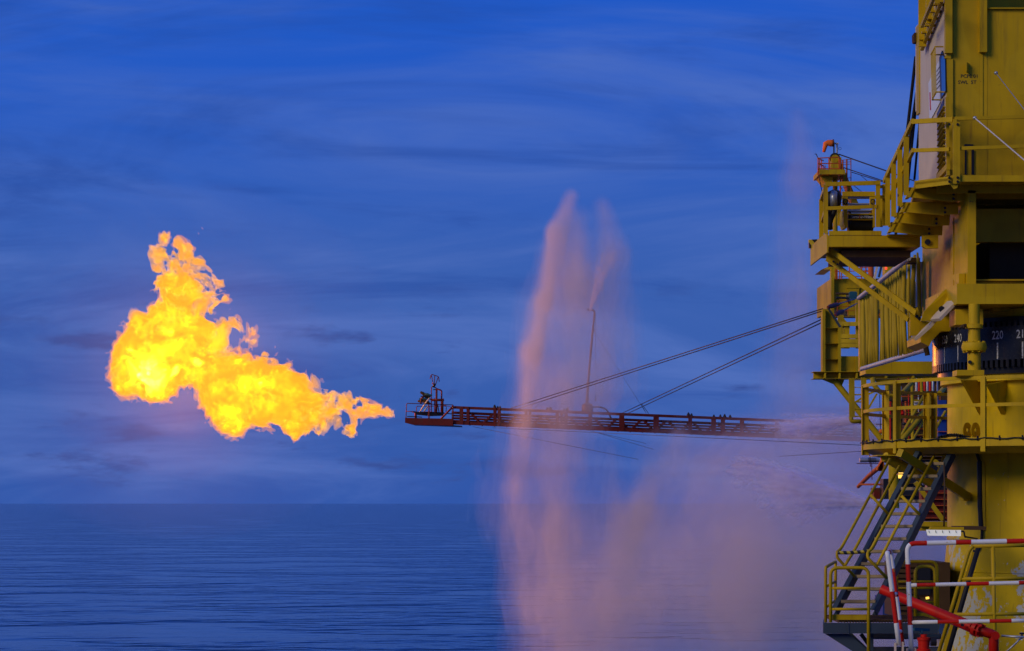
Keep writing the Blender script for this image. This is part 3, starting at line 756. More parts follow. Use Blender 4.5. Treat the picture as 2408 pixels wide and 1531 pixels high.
# hazard bar on the end
def stripes(name, c1, c2, axis, freq):
    m, t, o = new_mat(name)
    pos = N(t, 'ShaderNodeNewGeometry').outputs['Position']
    d = N(t, 'ShaderNodeVectorMath', {0: pos, 1: axis}, operation='DOT_PRODUCT').outputs['Value']
    d = N(t, 'ShaderNodeMath', {0: d, 1: freq}, operation='MULTIPLY').outputs[0]
    f = N(t, 'ShaderNodeMath', {0: d}, operation='FRACT').outputs[0]
    g = N(t, 'ShaderNodeMath', {0: f, 1: .5}, operation='GREATER_THAN').outputs[0]
    c = mixc(t, g, c1 + (1,), c2 + (1,))
    b = N(t, 'ShaderNodeBsdfPrincipled', {'Base Color': c, 'Roughness': .5}); t.links.new(b.outputs[0], o.inputs[0])
    return m
HAZ = stripes('hazard_stripes', (.55,.40,.01), (.01,.01,.01), (1,0,.8), 5.5)
m = M(); m.bar(Z2(45, 536, 45.9), Z2(168, 532, 45.9), .10, .15)
tag(m.out('hazard_bar', HAZ), 'yellow and black striped bar sticking out from the winch platform corner', 'hazard bar')

# air winch on the platform
wi = thing('air_winch', 'yellow framed air winch with black drum on the lower crane platform', 'winch', A1(820, 1560, 44.6))
Yw = 44.4
for (x0, y0_, x1, y1_) in ((575, 1005, 1075, 1085), (575, 1086, 652, 1225), (1000, 1086, 1075, 1225)):
    m = M(); m.box(A1(x0, y0_, Yw), A1(x1, y1_, Yw+.06)); m.out('guard_frame', YEL, wi)
m = M(); m.box(A1(652, 1086, Yw+.01), A1(1000, 1106, Yw+.3)); m.out('guard_lip', DARK, wi)
m = M(); m.box(A1(640, 1200, Yw+.05), A1(985, 1232, Yw+.5)); m.out('top_plate', SILVER, wi)
m = M(); m.prism([A1(590, 1285, Yw), A1(650, 1285, Yw), A1(655, 1560, Yw), A1(612, 1560, Yw), A1(590, 1500, Yw)], (0, .5, 0)); m.out('side_frame', YEL, wi)
m = M(); m.prism([A1(1045, 1270, Yw), A1(1085, 1270, Yw), A1(1085, 1560, Yw), A1(1055, 1560, Yw)], (0, .5, 0)); m.out('side_frame', YEL, wi)
m = M(); m.box(A1(655, 1285, Yw+.1), A1(975, 1342, Yw+.4)); m.out('air_motor', SILVER, wi)
m = M(); m.box(A1(655, 1345, Yw+.02), A1(1045, 1375, Yw+.1)); m.out('cross_bar', YEL, wi)
m = M(); m.box(A1(655, 1430, Yw+.02), A1(1045, 1455, Yw+.1)); m.out('cross_bar', YEL, wi)
m = M(); m.box(A1(690, 1376, Yw+.0), A1(1042, 1429, Yw+.03)); pb = m.out('name_plate', INK, wi)
for lab, x, mt, sz in (('Force', 766, NUMW, .062), ('5', 842, REDW, .075), ('Air-Winch', 940, NUMW, .062)):
    vs, fs = text_mesh(lab, sz); c = A1(x, 1402, Yw - .004); m = M(); m.add([(c.x + a*.98 + b*.2, c.y, c.z + b) for a, b, _ in vs], fs); m.out('lettering', mt, pb)
m = M(); m.tube(A1(660, 1500, Yw+.28), A1(1040, 1500, Yw+.28), .17, n=22); m.out('drum', RUBBER, wi, 40)
for x in (670, 1005):
    m = M(); m.tube(A1(x, 1495, Yw+.28), A1(x+22, 1495, Yw+.28), .21, n=22); m.out('drum_flange', DARK, wi, 40)
for x in (622, 1048):
    cc = A1(x, 1165, Yw-.03); m = M(); m.path([cc + Vector((.035*math.cos(k*math.pi/6), 0, .045*math.sin(k*math.pi/6))) for k in range(12)], .01, n=6, closed=True); m.out('shackle', DARK, wi, True)
# hanging black bundle
hb = thing('hose_bundle', 'black bundled hose hanging on the winch platform railing', 'hose', A1(400, 1560, 44.2))
m = M(); m.path([A1(405, 985, 44.2), A1(415, 1010, 44.2), A1(420, 1080, 44.2), A1(415, 1180, 44.2), A1(410, 1245, 44.2)], .1, n=12, radii=[.03, .13, .165, .15, .13]); m.out('coil', RUBBER, hb, True)
m = M(); m.path([A1(440, 1020, 44.05), A1(435, 1100, 44.0), A1(440, 1220, 44.05)], .06, n=10); m.out('sleeve', SILVER, hb, True)
m = M(); m.path(rounded([A1(370, 1240, 44.2), A1(365, 1400, 44.2), A1(375, 1600, 44.2)], .2), .055, n=8); m.out('hose_end', RUBBER, hb, True)
m = M(); m.path(rounded([A1(450, 1240, 44.2), A1(440, 1330, 44.2), A1(385, 1440, 44.2), A1(360, 1600, 44.2)], .2), .05, n=8); m.out('hose_end', RUBBER, hb, True)

# whip lines in front of the house
for a, b, lab, pts in (((1302, 893), (1700, 1232), 'pale taut line crossing the walkway railing of the crane house', None), ((1463, 553), (1700, 860), 'thin grey line on the upper front wall of the crane house', None)):
    m = M(); m.tube(Z1(a[0], a[1], 40.9), Z1(b[0], b[1], 39.8), .006 if a[0] > 1400 else .011, n=6)
    t_ = thing('tag_line', lab, 'line', Z1(a[0], a[1], 40.9)); m.out('line', PALE if a[0] < 1400 else SILVER, t_)
    m = M(); c = Z1(a[0], a[1], 40.9); m.lathe(c.x, c.y, [(.001, c.z-.03), (.025, c.z-.02), (.033, c.z), (.025, c.z+.02), (.001, c.z+.03)], n=10); m.out('end_ball', SILVER, t_, True)
# black hoist cables behind the house
for i, (x0, y0_, x1, y1_, r) in enumerate(((855, 430, 745, 1400, .03), (905, 320, 792, 1420, .028), (930, 420, 845, 1360, .022), (862, 700, 700, 1800, .028))):
    m = M(); m.tube(Z1(x0, y0_, 47), Z1(x1, y1_, 48.5), r, n=8)
    tag(m.out('hoist_rope', ROPE), 'black hoist rope behind the cream wall of the crane house, ' + ('leftmost at the top', 'the longest one', 'nearest the wall', 'lowest of them')[i], 'rope', 'black hoist ropes behind the crane house')

# ================================================================ stairway below the gallery
sw = thing('stairway', 'steep open stairway with blue grey stringers and yellow handrails', 'stairs', Z4(570, 1100, 40))
YL0, YL1 = 40.1, 42.1
def lerp(a, b, t): return a + (b - a) * t
def sl_pt(side, yD):
    """point on the left (0) or right (1) stringer's centre line at survey height yD"""
    t = (1426.0 - yD) / (1426.0 - 1078.0)
    if side == 0: return W(lerp(1975, 2160, t), yD, lerp(YL0, YL1, t))
    return W(lerp(2066, 2238, t), yD, lerp(YL0, YL1, t) - .30)
for sd_ in (0, 1):
    a, b = sl_pt(sd_, 1440), sl_pt(sd_, 1066)
    d = (b - a).normalized(); nrm = Vector((.80, -.60, 0)); up = d.cross(nrm).normalized()
    if up.z < 0: up = -up
    # channel: web plus two flanges
    m = M()
    m.bar(a, b, .02, .12, up=up)
    m.bar(a + up*.06 - nrm*.035, b + up*.06 - nrm*.035, .085, .016, up=up)
    m.bar(a - up*.06 - nrm*.035, b - up*.06 - nrm*.035, .085, .016, up=up)
    m.out('stringer', GREY, sw)
for k in range(12):
    y = 1093 + 29.4 * k
    a, b = sl_pt(0, y), sl_pt(1, y)
    d = (b - a).normalized(); bk = Vector((.55, .80, 0))
    m = M(); m.bar(a + d*.03, b - d*.03, .22, .028, up=(0,0,1)); tr = m.out('tread', GREY, sw)
    m = M(); o_ = -bk*.1 + Vector((0,0,.02)); m.bar(a + d*.035 + o_, b - d*.035 + o_, .035, .045); m.out('nosing', TREADM, tr)
def pipe(pts, r, nm, mat, parent, rad=.15, n=10):
    m = M(); m.path(rounded(pts, rad), r, n=n); return m.out(nm, mat, parent, True)
pr_ = .024
pipe([Z3(840, 945, 42.1), Z4(400, 455, 40.5), Z4(358, 492, 40.3), Z4(360, 548, 40.3), Z4(545, 748, 40.35)], pr_, 'hand_rail', YEL, sw, .08)
pipe([Z3(930, 1015, 42.1), Z4(540, 475, 40.5), Z4(440, 632, 40.3)], pr_, 'mid_rail', YEL, sw)
pipe([Z3(1145, 925, 41.8), Z4(712, 470, 40.2), Z4(678, 500, 40.1), Z4(682, 552, 40.05), Z4(882, 762, 40.1)], pr_, 'hand_rail', YEL, sw, .08)
pipe([Z3(1262, 925, 41.8), Z4(778, 628, 40.1)], pr_, 'mid_rail', YEL, sw)
pipe([Z3(652, 1290, 41.2), Z3(830, 1482, 41.2)], pr_, 'baluster', YEL, sw)
pipe([Z3(950, 1300, 40.9), Z3(1128, 1482, 40.9)], pr_, 'baluster', YEL, sw)
CHN = stripes('chain_stripes', (.55,.40,.02), (.012,.012,.012), (1,0,.5), 9.0)
pts = [Z4(lerp(368, 700, i/10), lerp(496, 478, i/10) + 8*math.sin(math.pi*i/10), 40.2) for i in range(11)]
m = M(); m.path(pts, .028, n=8); tag(m.out('safety_chain', CHN, None, True), 'yellow and black striped chain across the foot of the stair handrails', 'chain')

# landing at the foot of the stairs
ld = thing('stair_landing', 'blue grey stair landing with grating and yellow tube railings', 'landing', Z4(460, 1345, 40))
YD, YE = 39.6, 41.4
xr = Z4(1420, 0, YD).x
m = M(); m.box(Z4(215, 1235, YD), (xr, YD + .05, Z4(0, 1345, YD).z)); m.out('front_beam', GREY, ld)
xa, xb, za_, zb_ = Z4(216, 0, YD).x, Z4(222, 0, YE).x, Z4(0, 1345, YD).z, Z4(0, 1235, YD).z
m = M(); m.prism([(xa, YD+.051, za_), (xb, YE, za_), (xb, YE, zb_), (xa, YD+.051, zb_)], (.04, 0, 0)); m.out('side_beam', GREY, ld)
zg = Z4(0, 1232, YD).z
nb = 34
mg = bpy.data.meshes.new('grating_bar'); mm = M(); mm.box((-.006, 0, 0), (.006, YE-YD, .045)); mg.from_pydata(mm.v, [], mm.f); mg.materials.append(BROWN)
x0 = Z4(232, 0, YE).x
for i in range(nb):
    o = bpy.data.objects.new('grating_bar', mg); col.objects.link(o); o.parent = ld
    o.location = Vector((x0 + i*(xr-x0)/nb, YD+.0, zg)) - ld.location
for i in range(9):
    y = YD + .1 + i*.2
    m = M(); m.box((x0, y, zg+.03), (xr, y+.008, zg+.047)); m.out('grating_cross_bar', BROWN, ld)
m = M(); m.box(Z4(312, 1145, YD+.06), Z4(668, 1202, YD+.075)); m.out('toe_plate', YEL, ld)
m = M(); m.prism([Z4(232, 1347, YD+.1), Z4(478, 1347, YD+.1), Z4(760, 1580, YD+.1), Z4(600, 1580, YD+.1)], (0, .04, 0)); m.out('bracket_plate', GREY, ld)
m = M(); m.bar(Z4(480, 1350, YD+.5), Z4(720, 1580, YD+.5), .05, .09); m.out('bracket_bar', GREY, ld)
m = M(); m.bar(Z4(610, 1350, YD+.7), Z4(780, 1580, YD+.7), .05, .06); m.out('bracket_bar', DARK, ld)
m = M(); m.box(Z4(470, 1240, YD-.012), Z4(484, 1344, YD)); m.out('stiffener', GREY, ld)
pipe([Z4(292, 1228, YD), Z4(292, 655, YD), Z4(690, 655, YD), Z4(690, 1620, YD)], .027, 'rail_frame', YEL, ld, .12, 12)
for y in (870, 1090): pipe([Z4(300, y, YD), Z4(682, y, YD)], .022, 'mid_rail', YEL, ld)
pipe([Z4(240, 1228, YD+.1), Z4(240, 650, YD+.1), Z4(345, 590, YE), Z4(342, 1085, YE)], .024, 'side_rail', YEL, ld, .05)
for ya, yb in ((855, 800), (1070, 1000)): pipe([Z4(242, ya, YD+.1), Z4(343, yb, YE)], .02, 'side_mid_rail', YEL, ld)
m = M(); m.bar(Z4(712, 1235, YD+.2), Z4(712, 1620, YD+.2), .08, .08); m.out('leg_post', GREY, ld)
# lower flight
lf = thing('lower_stair_flight', 'dark lower flight of steps just under the stair landing', 'stairs', Z4(920, 1560, 40.3))
for i, y in enumerate((1365, 1508, 1650)):
    m = M(); m.box(Z4(732, y-14, 40.2), Z4(1420, y+14, 40.5)); m.out('tread', TREADM, lf)
    m = M(); m.box(Z4(732, y+15, 40.22), Z4(1420, y+30, 40.5)); m.out('tread_angle', GREY, lf)
# tube gates right of the landing
gt = thing('tube_gate', 'pair of nested yellow tube hoop rails beside the stair landing', 'railing', Z4(1200, 1200, 41.3))
pipe([Z4(985, 1235, 41.3), Z4(985, 590, 41.3), Z4(1408, 588, 41.3), Z4(1420, 1235, 41.3)], .026, 'hoop', YEL, gt, .12, 12)
pipe([Z4(1182, 1380, 40.9), Z4(1180, 640, 40.9), Z4(1385, 640, 40.9), Z4(1395, 1380, 40.9)], .026, 'hoop', YEL, gt, .12, 12)
for y in (800, 868, 1015): pipe([Z4(990, y, 41.3), Z4(1415, y, 41.3)], .018, 'mid_rail', YEL, gt)
m = M(); m.box(Z4(1190, 1130, 40.95), Z4(1400, 1195, 40.97)); m.out('toe_plate', YEL, gt)
# machinery behind the hoops
bx = thing('slatted_cabinet', 'brown slatted cabinet standing behind the yellow tube hoops', 'cabinet', Z4(1210, 1150, 43.5))
m = M(); m.box(Z4(985, 600, 43.0), Z4(1400, 1135, 44.4)); m.out('body', BROWN, bx)
for i in range(9):
    m = M(); m.box(Z4(990, 612+i*56, 42.95), Z4(1200, 650+i*56, 42.995)); m.out('slat', BROWN, bx)
m = M(); m.box(Z4(1210, 655, 42.95), Z4(1335, 940, 42.99)); m.out('door', DARK, bx)
m = M(); m.tube(Z4(1292, 975, 42.9), Z4(1325, 970, 42.9), .02, n=8); m.out('indicator_lamp', AMBER, bx)
m = M(); m.box(Z4(840, 960, 46), Z4(1160, 1140, 47)); tag(m.out('blue_locker', BLUEC), 'pale blue locker seen low between the stair stringers', 'locker')
# red valve
rv = thing('red_valve', 'red cast valve with teal hand lever beneath the landing hoops', 'valve', Z4(1270, 1560, 39.0))
c = Z4(1270, 1560, 39.0)
lathe_at(c, [(.001, -.25), (.08, -.25), (.08, .02), (.11, .03), (.11, .07), (.085, .08), (.09, .20), (.10, .21), (.10, .25), (.05, .26), (.05, .30), (.001, .30)], 'body', REDP, rv)
m = M(); m.tube(Z4(1340, 1430, 39.0), Z4(1400, 1430, 39.0), .07, n=12); m.out('side_flange', DARK, rv)
m = M(); m.tube(Z4(1245, 1345, 39.0), Z4(1245, 1305, 39.0), .025, n=8); m.bar(Z4(1165, 1300, 38.9), Z4(1325, 1308, 39.1), .03, .045); m.out('lever', TEAL, rv)

# ================================================================ red and white railing at the deck edge
YR = 30.0
rw = thing('striped_railing', 'red and white banded steel railing along the near deck edge', 'railing', Z4(1150, 1540, YR))
def banded(pts, cuts, r, nm, first=0):
    """tube along pts with paint bands; cuts = fractions of its length where the colour changes"""
    pts = [Vector(p) for p in pts]
    L = [0]
    for i in range(len(pts)-1): L.append(L[-1] + (pts[i+1]-pts[i]).length)
    T = L[-1]
    def at(d):
        for i in range(len(pts)-1):
            if d <= L[i+1] + 1e-9: return pts[i].lerp(pts[i+1], (d-L[i])/max(1e-9, L[i+1]-L[i]))
        return pts[-1]
    ds = sorted(set([round(x, 5) for x in L] + [round(c*T, 5) for c in cuts]))
    ds = [ds[0]] + [b for a, b in zip(ds, ds[1:]) if b - a > 1e-4]
    mis = []
    for a, b in zip(ds, ds[1:]):
        k = sum(1 for c in cuts if c*T <= (a+b)/2); mis.append((k + first) % 2)
    m = M(); m.path([at(d) for d in ds], r, n=12, mis=mis)
    return m.out(nm, [WHITE, REDW], rw, True)
# main post and top rail in one bent tube
top = rounded([Z4(1140, 1545, YR), Z4(1095, 400, YR), Z4(2420, 372, YR)], .10, 6)
banded(top, [.119, .200, .305, .381, .468, .5405, .665, .731, .884, .96], .029, 'bent_rail', 0)
for y0_, y1_, cuts in ((838, 810, [.045, .20, .45, .635, .88]), (1228, 1208, [.215, .39, .64, .82])):
    banded([Z4(1135, y0_, YR), Z4(2420, y1_, YR)], cuts, .023, 'rail')
# leaning end frame: two posts one behind the other, joined by short rails
A_t, A_b = Z4(888, 500, YR-.15), Z4(1010, 1470, YR-.15)
B_t, B_b = Z4(922, 482, YR+.75), Z4(1046, 1470, YR+.75)
banded(rounded([A_b, A_t, B_t, B_b], .05, 5), [.085, .205, .36, .495, .55, .62, .70, .81, .90], .029, 'end_hoop', 0)
for f in (.45, .85):
    m = M(); m.tube(A_t.lerp(A_b, f), B_t.lerp(B_b, f), .022, n=10); m.out('end_rail', WHITE, rw, True)
for p in (A_b, Z4(1140, 1530, YR)):
    m = M(); m.box((p.x-.05, p.y-.04, p.z-.15), (p.x-.036, p.y+.05, p.z+.03)); m.box((p.x+.036, p.y-.04, p.z-.15), (p.x+.05, p.y+.05, p.z+.04)); m.out('socket', CREAM, rw)

# ================================================================ red fire monitor
fm_ = thing('fire_monitor', 'bright red fire monitor barrel on an elbow behind the striped railing', 'fire monitor', Z4(1995, 1560, 31.2))
YM = 31.2
m = M(); m.path([Z4(835, 885, YM+.9), Z4(1780, 1280, YM)], .055, n=20, radii=[.060, .071]); m.out('barrel', REDP, fm_, 40)
m = M(); m.tube(Z4(826, 881, YM+.905), Z4(850, 891, YM+.89), .063, n=20); m.out('muzzle', REDP, fm_, 40)
d = (Z4(1780, 1280, YM) - Z4(835, 885, YM+.9)).normalized()
c = Z4(1800, 1288, YM)
m = M(); m.tube(c, c + d*.055, .095, n=20); m.out('flange', REDP, fm_, 40)
m = M(); m.tube(c + d*.075, c + d*.10, .082, n=20); m.out('flange', REDP, fm_, 40)
for k in range(6):
    a = 2*math.pi*k/6; x = d.cross(Vector((0,0,1))).normalized(); u = x.cross(d)
    q = c + (x*math.cos(a) + u*math.sin(a))*.078
    m = M(); m.tube(q - d*.02, q + d*.12, .011, n=6); m.out('bolt', REDP, fm_)
pipe([c + d*.05, Z4(1990, 1355, YM), Z4(2005, 1390, YM), Z4(1998, 1760, YM)], .062, 'elbow', REDP, fm_, .16, 18)
m = M(); m.tube(Z4(1660, 1250, YM-.075), Z4(1690, 1262, YM-.075), .016, n=8); m.out('drain_plug', DARK, fm_)
cc = Z4(2030, 1365, YM-.03)
m = M(); m.tube(cc + Vector((-.02,-.07,0)), cc + Vector((.0,.09,0)), .052, n=16); m.out('swivel', REDP, fm_, 40)
m = M(); m.tube(Z4(2085, 1370, YM), Z4(2420, 1388, YM-.1), .013, n=8); m.out('tiller_bar', SILVER, fm_, True)
pipe([Z4(2290, 1390, YM), Z4(2240, 1445, YM), Z4(2110, 1560, YM)], .011, 'link_rod', SILVER, fm_, .05)
m = M(); m.tube(Z4(2300, 1345, YM), Z4(2300, 1400, YM), .012, n=8); m.tube(Z4(2275, 1345, YM), Z4(2322, 1345, YM), .012, n=8); m.out('tee_handle', DARK, fm_)

# ================================================================ yellow hand rails and sloping cable tray in front of the pedestal base
hr = thing('yellow_handrail', 'yellow tube handrail standing in front of the peeling pedestal base', 'railing', Z4(2005, 1400, 34))
Yh = 36.0
for x0_, y0_, x1_, y1_ in ((1790, 428, 2420, 420), (1665, 772, 2420, 765), (1585, 1145, 2420, 1138)):
    pipe([Z4(x0_, y0_, Yh), Z4(x1_, y1_, Yh)], .026, 'rail', YEL, hr)
pipe([Z4(1995, 430, Yh), Z4(2022, 1700, Yh)], .028, 'rail_post', YEL, hr)
pipe([Z4(1790, 428, Yh), Z4(1745, 470, Yh), Z4(1410, 1600, Yh)], .028, 'sloping_post', YEL, hr, .06)
ty = thing('cable_tray', 'sloping yellow cable tray with black cable up the pedestal flare', 'cable tray', Z4(1500, 1560, 38))
Yt = 38.5
m = M(); m.bar(Z4(1822, 440, Yt), Z4(1465, 1620, Yt), .075, .012, up=(0,1,0)); m.out('tray', YEL, ty)
m = M(); m.path([Z4(1846, 436, Yt-.03), Z4(1700, 930, Yt-.03), Z4(1505, 1620, Yt-.03)], .038, n=10); m.out('cable', RUBBER, ty, True)
m = M(); m.tube(Z4(1796, 478, Yt-.02), Z4(1796, 482, Yt+.03), .018, n=8); m.out('clamp', DARK, ty)

# ================================================================ lamps on the pedestal
def tube_lamp(name, label, x0, x1, yt, ym, yb, fn, Y, mat):
    t = thing(name, label, 'lamp', fn((x0+x1)/2, yb, Y), None)
    a, b = fn(x0, yb, Y), fn(x1, ym, Y)
    m = M(); m.prism([fn(x0, ym, Y), fn(x1, ym+4, Y), fn(x1-3, yb+5, Y), fn(x0+14, yb, Y)], (0, .14, 0)); m.out('lens', mat, t)
    m = M(); m.prism([fn(x0+25, ym-2, Y-.005), fn(x0+45, yt, Y-.005), fn(x1+30, yt+4, Y-.005), fn(x1+30, ym+2, Y-.005)], (0, .16, 0)); m.out('housing', YEL, t)
    for k in range(5):
        x = x0 + (x1-x0)*(k+.2)/5
        m = M(); m.bar(fn(x, ym+8, Y-.012), fn(x+6, ym+34, Y-.012), .008, .008); m.out('catch', DARK, t)
    return t
t = tube_lamp('strip_lamp', 'lit white strip lamp in a yellow housing on the pedestal', 1308, 1662, 224, 256, 318, Z4, 40.4, TUBEL)
m = M(); m.box(Z4(1690, 222, 40.6), Z4(1790, 250, 41.75)); m.out('wall_bracket', BROWN, t)
pipe([Z4(1660, 275, 40.4), Z4(1690, 270, 40.4), Z4(1700, 330, 40.4), Z4(1830, 350, 41.0)], .014, 'lead', RUBBER, t, .05)
pipe([Z4(1482, 220, 40.5), Z3(1368, 1250, 40.5), Z3(1362, 1000, 40.8)], .013, 'hanger_rod', BROWN, t)
t = tube_lamp('strip_lamp', 'small strip lamp with amber glow under the stair top', 1205, 1330, 560, 572, 612, A4, 44.5, SILVER)
m = M(); m.box(A4(1300, 655, 44.5), A4(1420, 672, 44.6)); m.out('amber_reflection', AMBER, t)  # glowing strip put in for amber light reflected at the lamp
m = M(); m.box(A4(1280, 575, 44.45), A4(1500, 650, 44.7)); m.out('casing', DARK, t)
lm = thing('well_lamp', 'tiny amber lamp behind the left stair handrail by the round post', 'lamp', A4(815, 455, 60))
m = M(); m.tube(A4(775, 442, 60), A4(856, 442, 60), .07, n=10); m.out('lens', AMBER, lm)
m = M(); m.box(A4(765, 405, 59.9), A4(866, 428, 60.2)); m.out('hood', DARK, lm)

KS = 0.58
# ================================================================ rack of yellow hoses beside the slewing column
hk = thing('hose_rack', 'rack of upright yellow hoses between two pale slanted tubes', 'hose rack', Z2(700, 1420, 50))
def hk_pt(t, lo):
    Y = lerp(58, 46, t)
    return Z2(lerp(450, 930, t), lerp(1480, 1335, t), Y) if lo else Z2(lerp(432, 800, t), lerp(940, 645, t), Y)
for lo in (False, True):
    m = M(); m.path([hk_pt(-.02, lo), hk_pt(1.0, lo)], .085, n=14, radii=[.085, .085]); m.out('roller', PALE, hk, 40)
    for t in ((.30, .62) if lo else (.28, .40, .72)):
        p, q = hk_pt(t, lo), hk_pt(t+.02, lo); m = M(); m.tube(p, q, .095, n=14); m.out('collar', DARK, hk)
NH = 26
for i in range(NH):
    t = i / (NH - 1) + random.uniform(-.012, .012)
    t = min(max(t, 0.0), 1.03)
    # upright: find the lower point that lies straight below in plan
    Y = lerp(58, 46, t)
    hx = lerp(445, 864, t)
    a = Z2(hx, lerp(938, 605, t) + 8, Y)
    b = Z2(hx + 6, lerp(1482, 1350, t) - 8, Y)
    bow = random.uniform(-.05, .05); dep = random.uniform(-.12, .12)
    mid = a.lerp(b, .5) + Vector((bow, dep, 0))
    pts = [a + Vector((0, 0, .02)), a.lerp(b, .12) + Vector((bow*.4, dep*.8, 0)), a.lerp(b, .3) + Vector((bow*.8, dep, 0)), mid, a.lerp(b, .75) + Vector((bow*.6, dep, 0)), b]
    r = random.uniform(.055, .085) * lerp(1.1, .85, t)
    m = M(); m.path(pts, r, n=10, radii=[r*.55, r, r, r, r*.95, r*.7]); m.out('hose', HOSE, hk, True)
m = M(); m.box(Z2(800, 640, 46.0), Z2(862, 692, 46.4)); m.out('mount_block', BROWN, hk)
m = M(); m.box(Z2(430, 940, 58), Z2(446, 1500, 58.2)); m.out('end_post', YEL, hk)
m = M(); m.tube(Z2(930, 1300, 46), Z2(945, 1380, 46), .08, n=10); m.out('end_cap', BROWN, hk)
m = M(); m.tube(Z2(918, 1290, 45.95), Z2(934, 1290, 45.95), .04, n=10); m.out('indicator_lamp', AMBER, hk)
m = M(); m.box(Z2(475, 1425, 60), Z2(1000, 1535, 61)); m.out('carrier_beam', YEL, hk)

KS = 0.28
# ================================================================ plate gantry that holds the boom stays
YG = 100.0
gn = thing('stay_gantry', 'dark yellow plate gantry post with stiffeners holding the boom stays', 'gantry', Z2(220, 1530, YG))
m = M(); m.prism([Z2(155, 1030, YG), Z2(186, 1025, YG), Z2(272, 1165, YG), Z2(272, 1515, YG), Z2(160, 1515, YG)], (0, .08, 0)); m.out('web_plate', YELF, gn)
m = M(); m.bar(Z2(186, 1022, YG+.2), Z2(280, 1168, YG+.2), 1.6, .3, up=(.8,0,.6)); m.out('cap_flange', GREY, gn)
m = M(); m.box(Z2(150, 1030, YG-.25), Z2(157, 1515, YG+.35)); m.out('edge_flange', YELF, gn)
m = M(); m.box(Z2(268, 1168, YG-.25), Z2(275, 1515, YG+.35)); m.out('edge_flange', YELF, gn)
for y in (1175, 1293, 1413):
    m = M(); m.box(Z2(158, y-3, YG-.25), Z2(268, y+3, YG+.3)); m.out('stiffener', YELF, gn)
m = M(); m.box(Z2(275, 1385, YG), Z2(405, 1515, YG+.1)); m.out('side_web', YELF, gn)
m = M(); m.box(Z2(402, 1385, YG-.2), Z2(410, 1515, YG+.3)); m.out('edge_flange', YELF, gn)
m = M(); m.box(Z3(103, 113, YG), Z3(1262, 170, YG+.12)); m.out('beam_web', YELF, gn)
m = M(); m.box(Z3(103, 106, YG-.4), Z3(1262, 113, YG+.5)); m.out('beam_flange', YELF, gn)
m = M(); m.box(Z3(103, 170, YG-.4), Z3(1262, 178, YG+.5)); m.out('beam_flange', YELF, gn)
for x in (210, 350, 516, 800, 1060):
    m = M(); m.box(Z3(x-2, 114, YG-.38), Z3(x+2, 169, YG-.001)); m.out('stiffener', YELF, gn)
m = M(); m.prism([Z3(190, 179, YG), Z3(402, 179, YG), Z3(375, 245, YG), Z3(300, 225, YG)], (0, .1, 0)); m.out('knee_gusset', YELF, gn)
m = M(); m.tube(Z3(305, 190, YG), Z3(770, 770, YG), .43, n=18); m.out('knee_brace', YELF, gn, 40)
m = M(); m.tube(Z3(815, 165, YG+4), Z3(822, 770, YG+4), .36, n=16); m.out('column', YELF, gn, 40)
m = M(); m.tube(Z3(872, 880, YG-8), Z3(880, 1420, YG-8), .66, n=24); m.out('lower_column', YELF, gn, 40)
m = M(); m.prism([Z3(690, 180, YG+1), Z3(900, 180, YG+1), Z3(860, 235, YG+1), Z3(740, 235, YG+1)], (0, .1, 0)); m.out('knee_gusset', YELF, gn)
KS = 0.25
m = M(); m.box(W(2195, 882, YG), W(2300, 890, YG+.4)); m.out('beam_end', YELF, gn)
a_ = W(2272, 890, YG); m = M(); m.tube((a_.x, YG+.2, -2), (a_.x, YG+.2, a_.z), 1.4, n=18); m.out('support_leg', YELF, gn, 40)
# long braces behind gallery
bt = thing('tubular_bracing', 'yellow tubular bracing seen behind the gallery railing', 'bracing', A3(1000, 1240, 85))
for x0_, y0_, x1_, y1_, r in ((1222, 460, 770, 1260, .20), (1240, 730, 820, 1260, .40), (1230, 860, 1010, 1280, .16), (1600, 740, 1320, 1250, .20), (1010, 230, 850, 400, .3), (1580, 330, 1500, 420, .35)):
    m = M(); m.tube(A3(x0_, y0_, 85), A3(x1_, y1_, 84), r, n=12); m.out('diagonal', YELF, bt, 40)
for x, ya, yb, r in ((1330, 470, 1240, .2), (1400, 470, 1240, .2), (1012, 150, 1260, .22), (1175, 200, 420, .2)):
    m = M(); m.tube(A3(x, ya, 86), A3(x+12, yb, 86), r, n=12); m.out('upright', YELF, bt, 40)
m = M(); m.bar(A3(1030, 545, 86.5), A3(1420, 545, 86.5), .2, .25); m.out('cross_member', YELF, bt)
m = M(); m.path([A3(310, 140, 88), A3(330, 260, 88), A3(420, 370, 88), A3(520, 430, 88), A3(700, 455, 88), A3(860, 400, 88), A3(980, 310, 88)], .35, n=12); m.out('curved_pipe', YELF, bt, True)
KS = 0.2
# below-gallery diagonals behind the stair
for i, (x0_, y0_, x1_, y1_) in enumerate(((1070, 560, 1560, 1230), (1330, 100, 1650, 420), (830, 290, 960, 470))):
    m = M(); m.bar(A4(x0_, y0_, 70), A4(x1_, y1_, 70), .5, .6); m.out('flat_diagonal', YELF, bt)
KS = 0.5
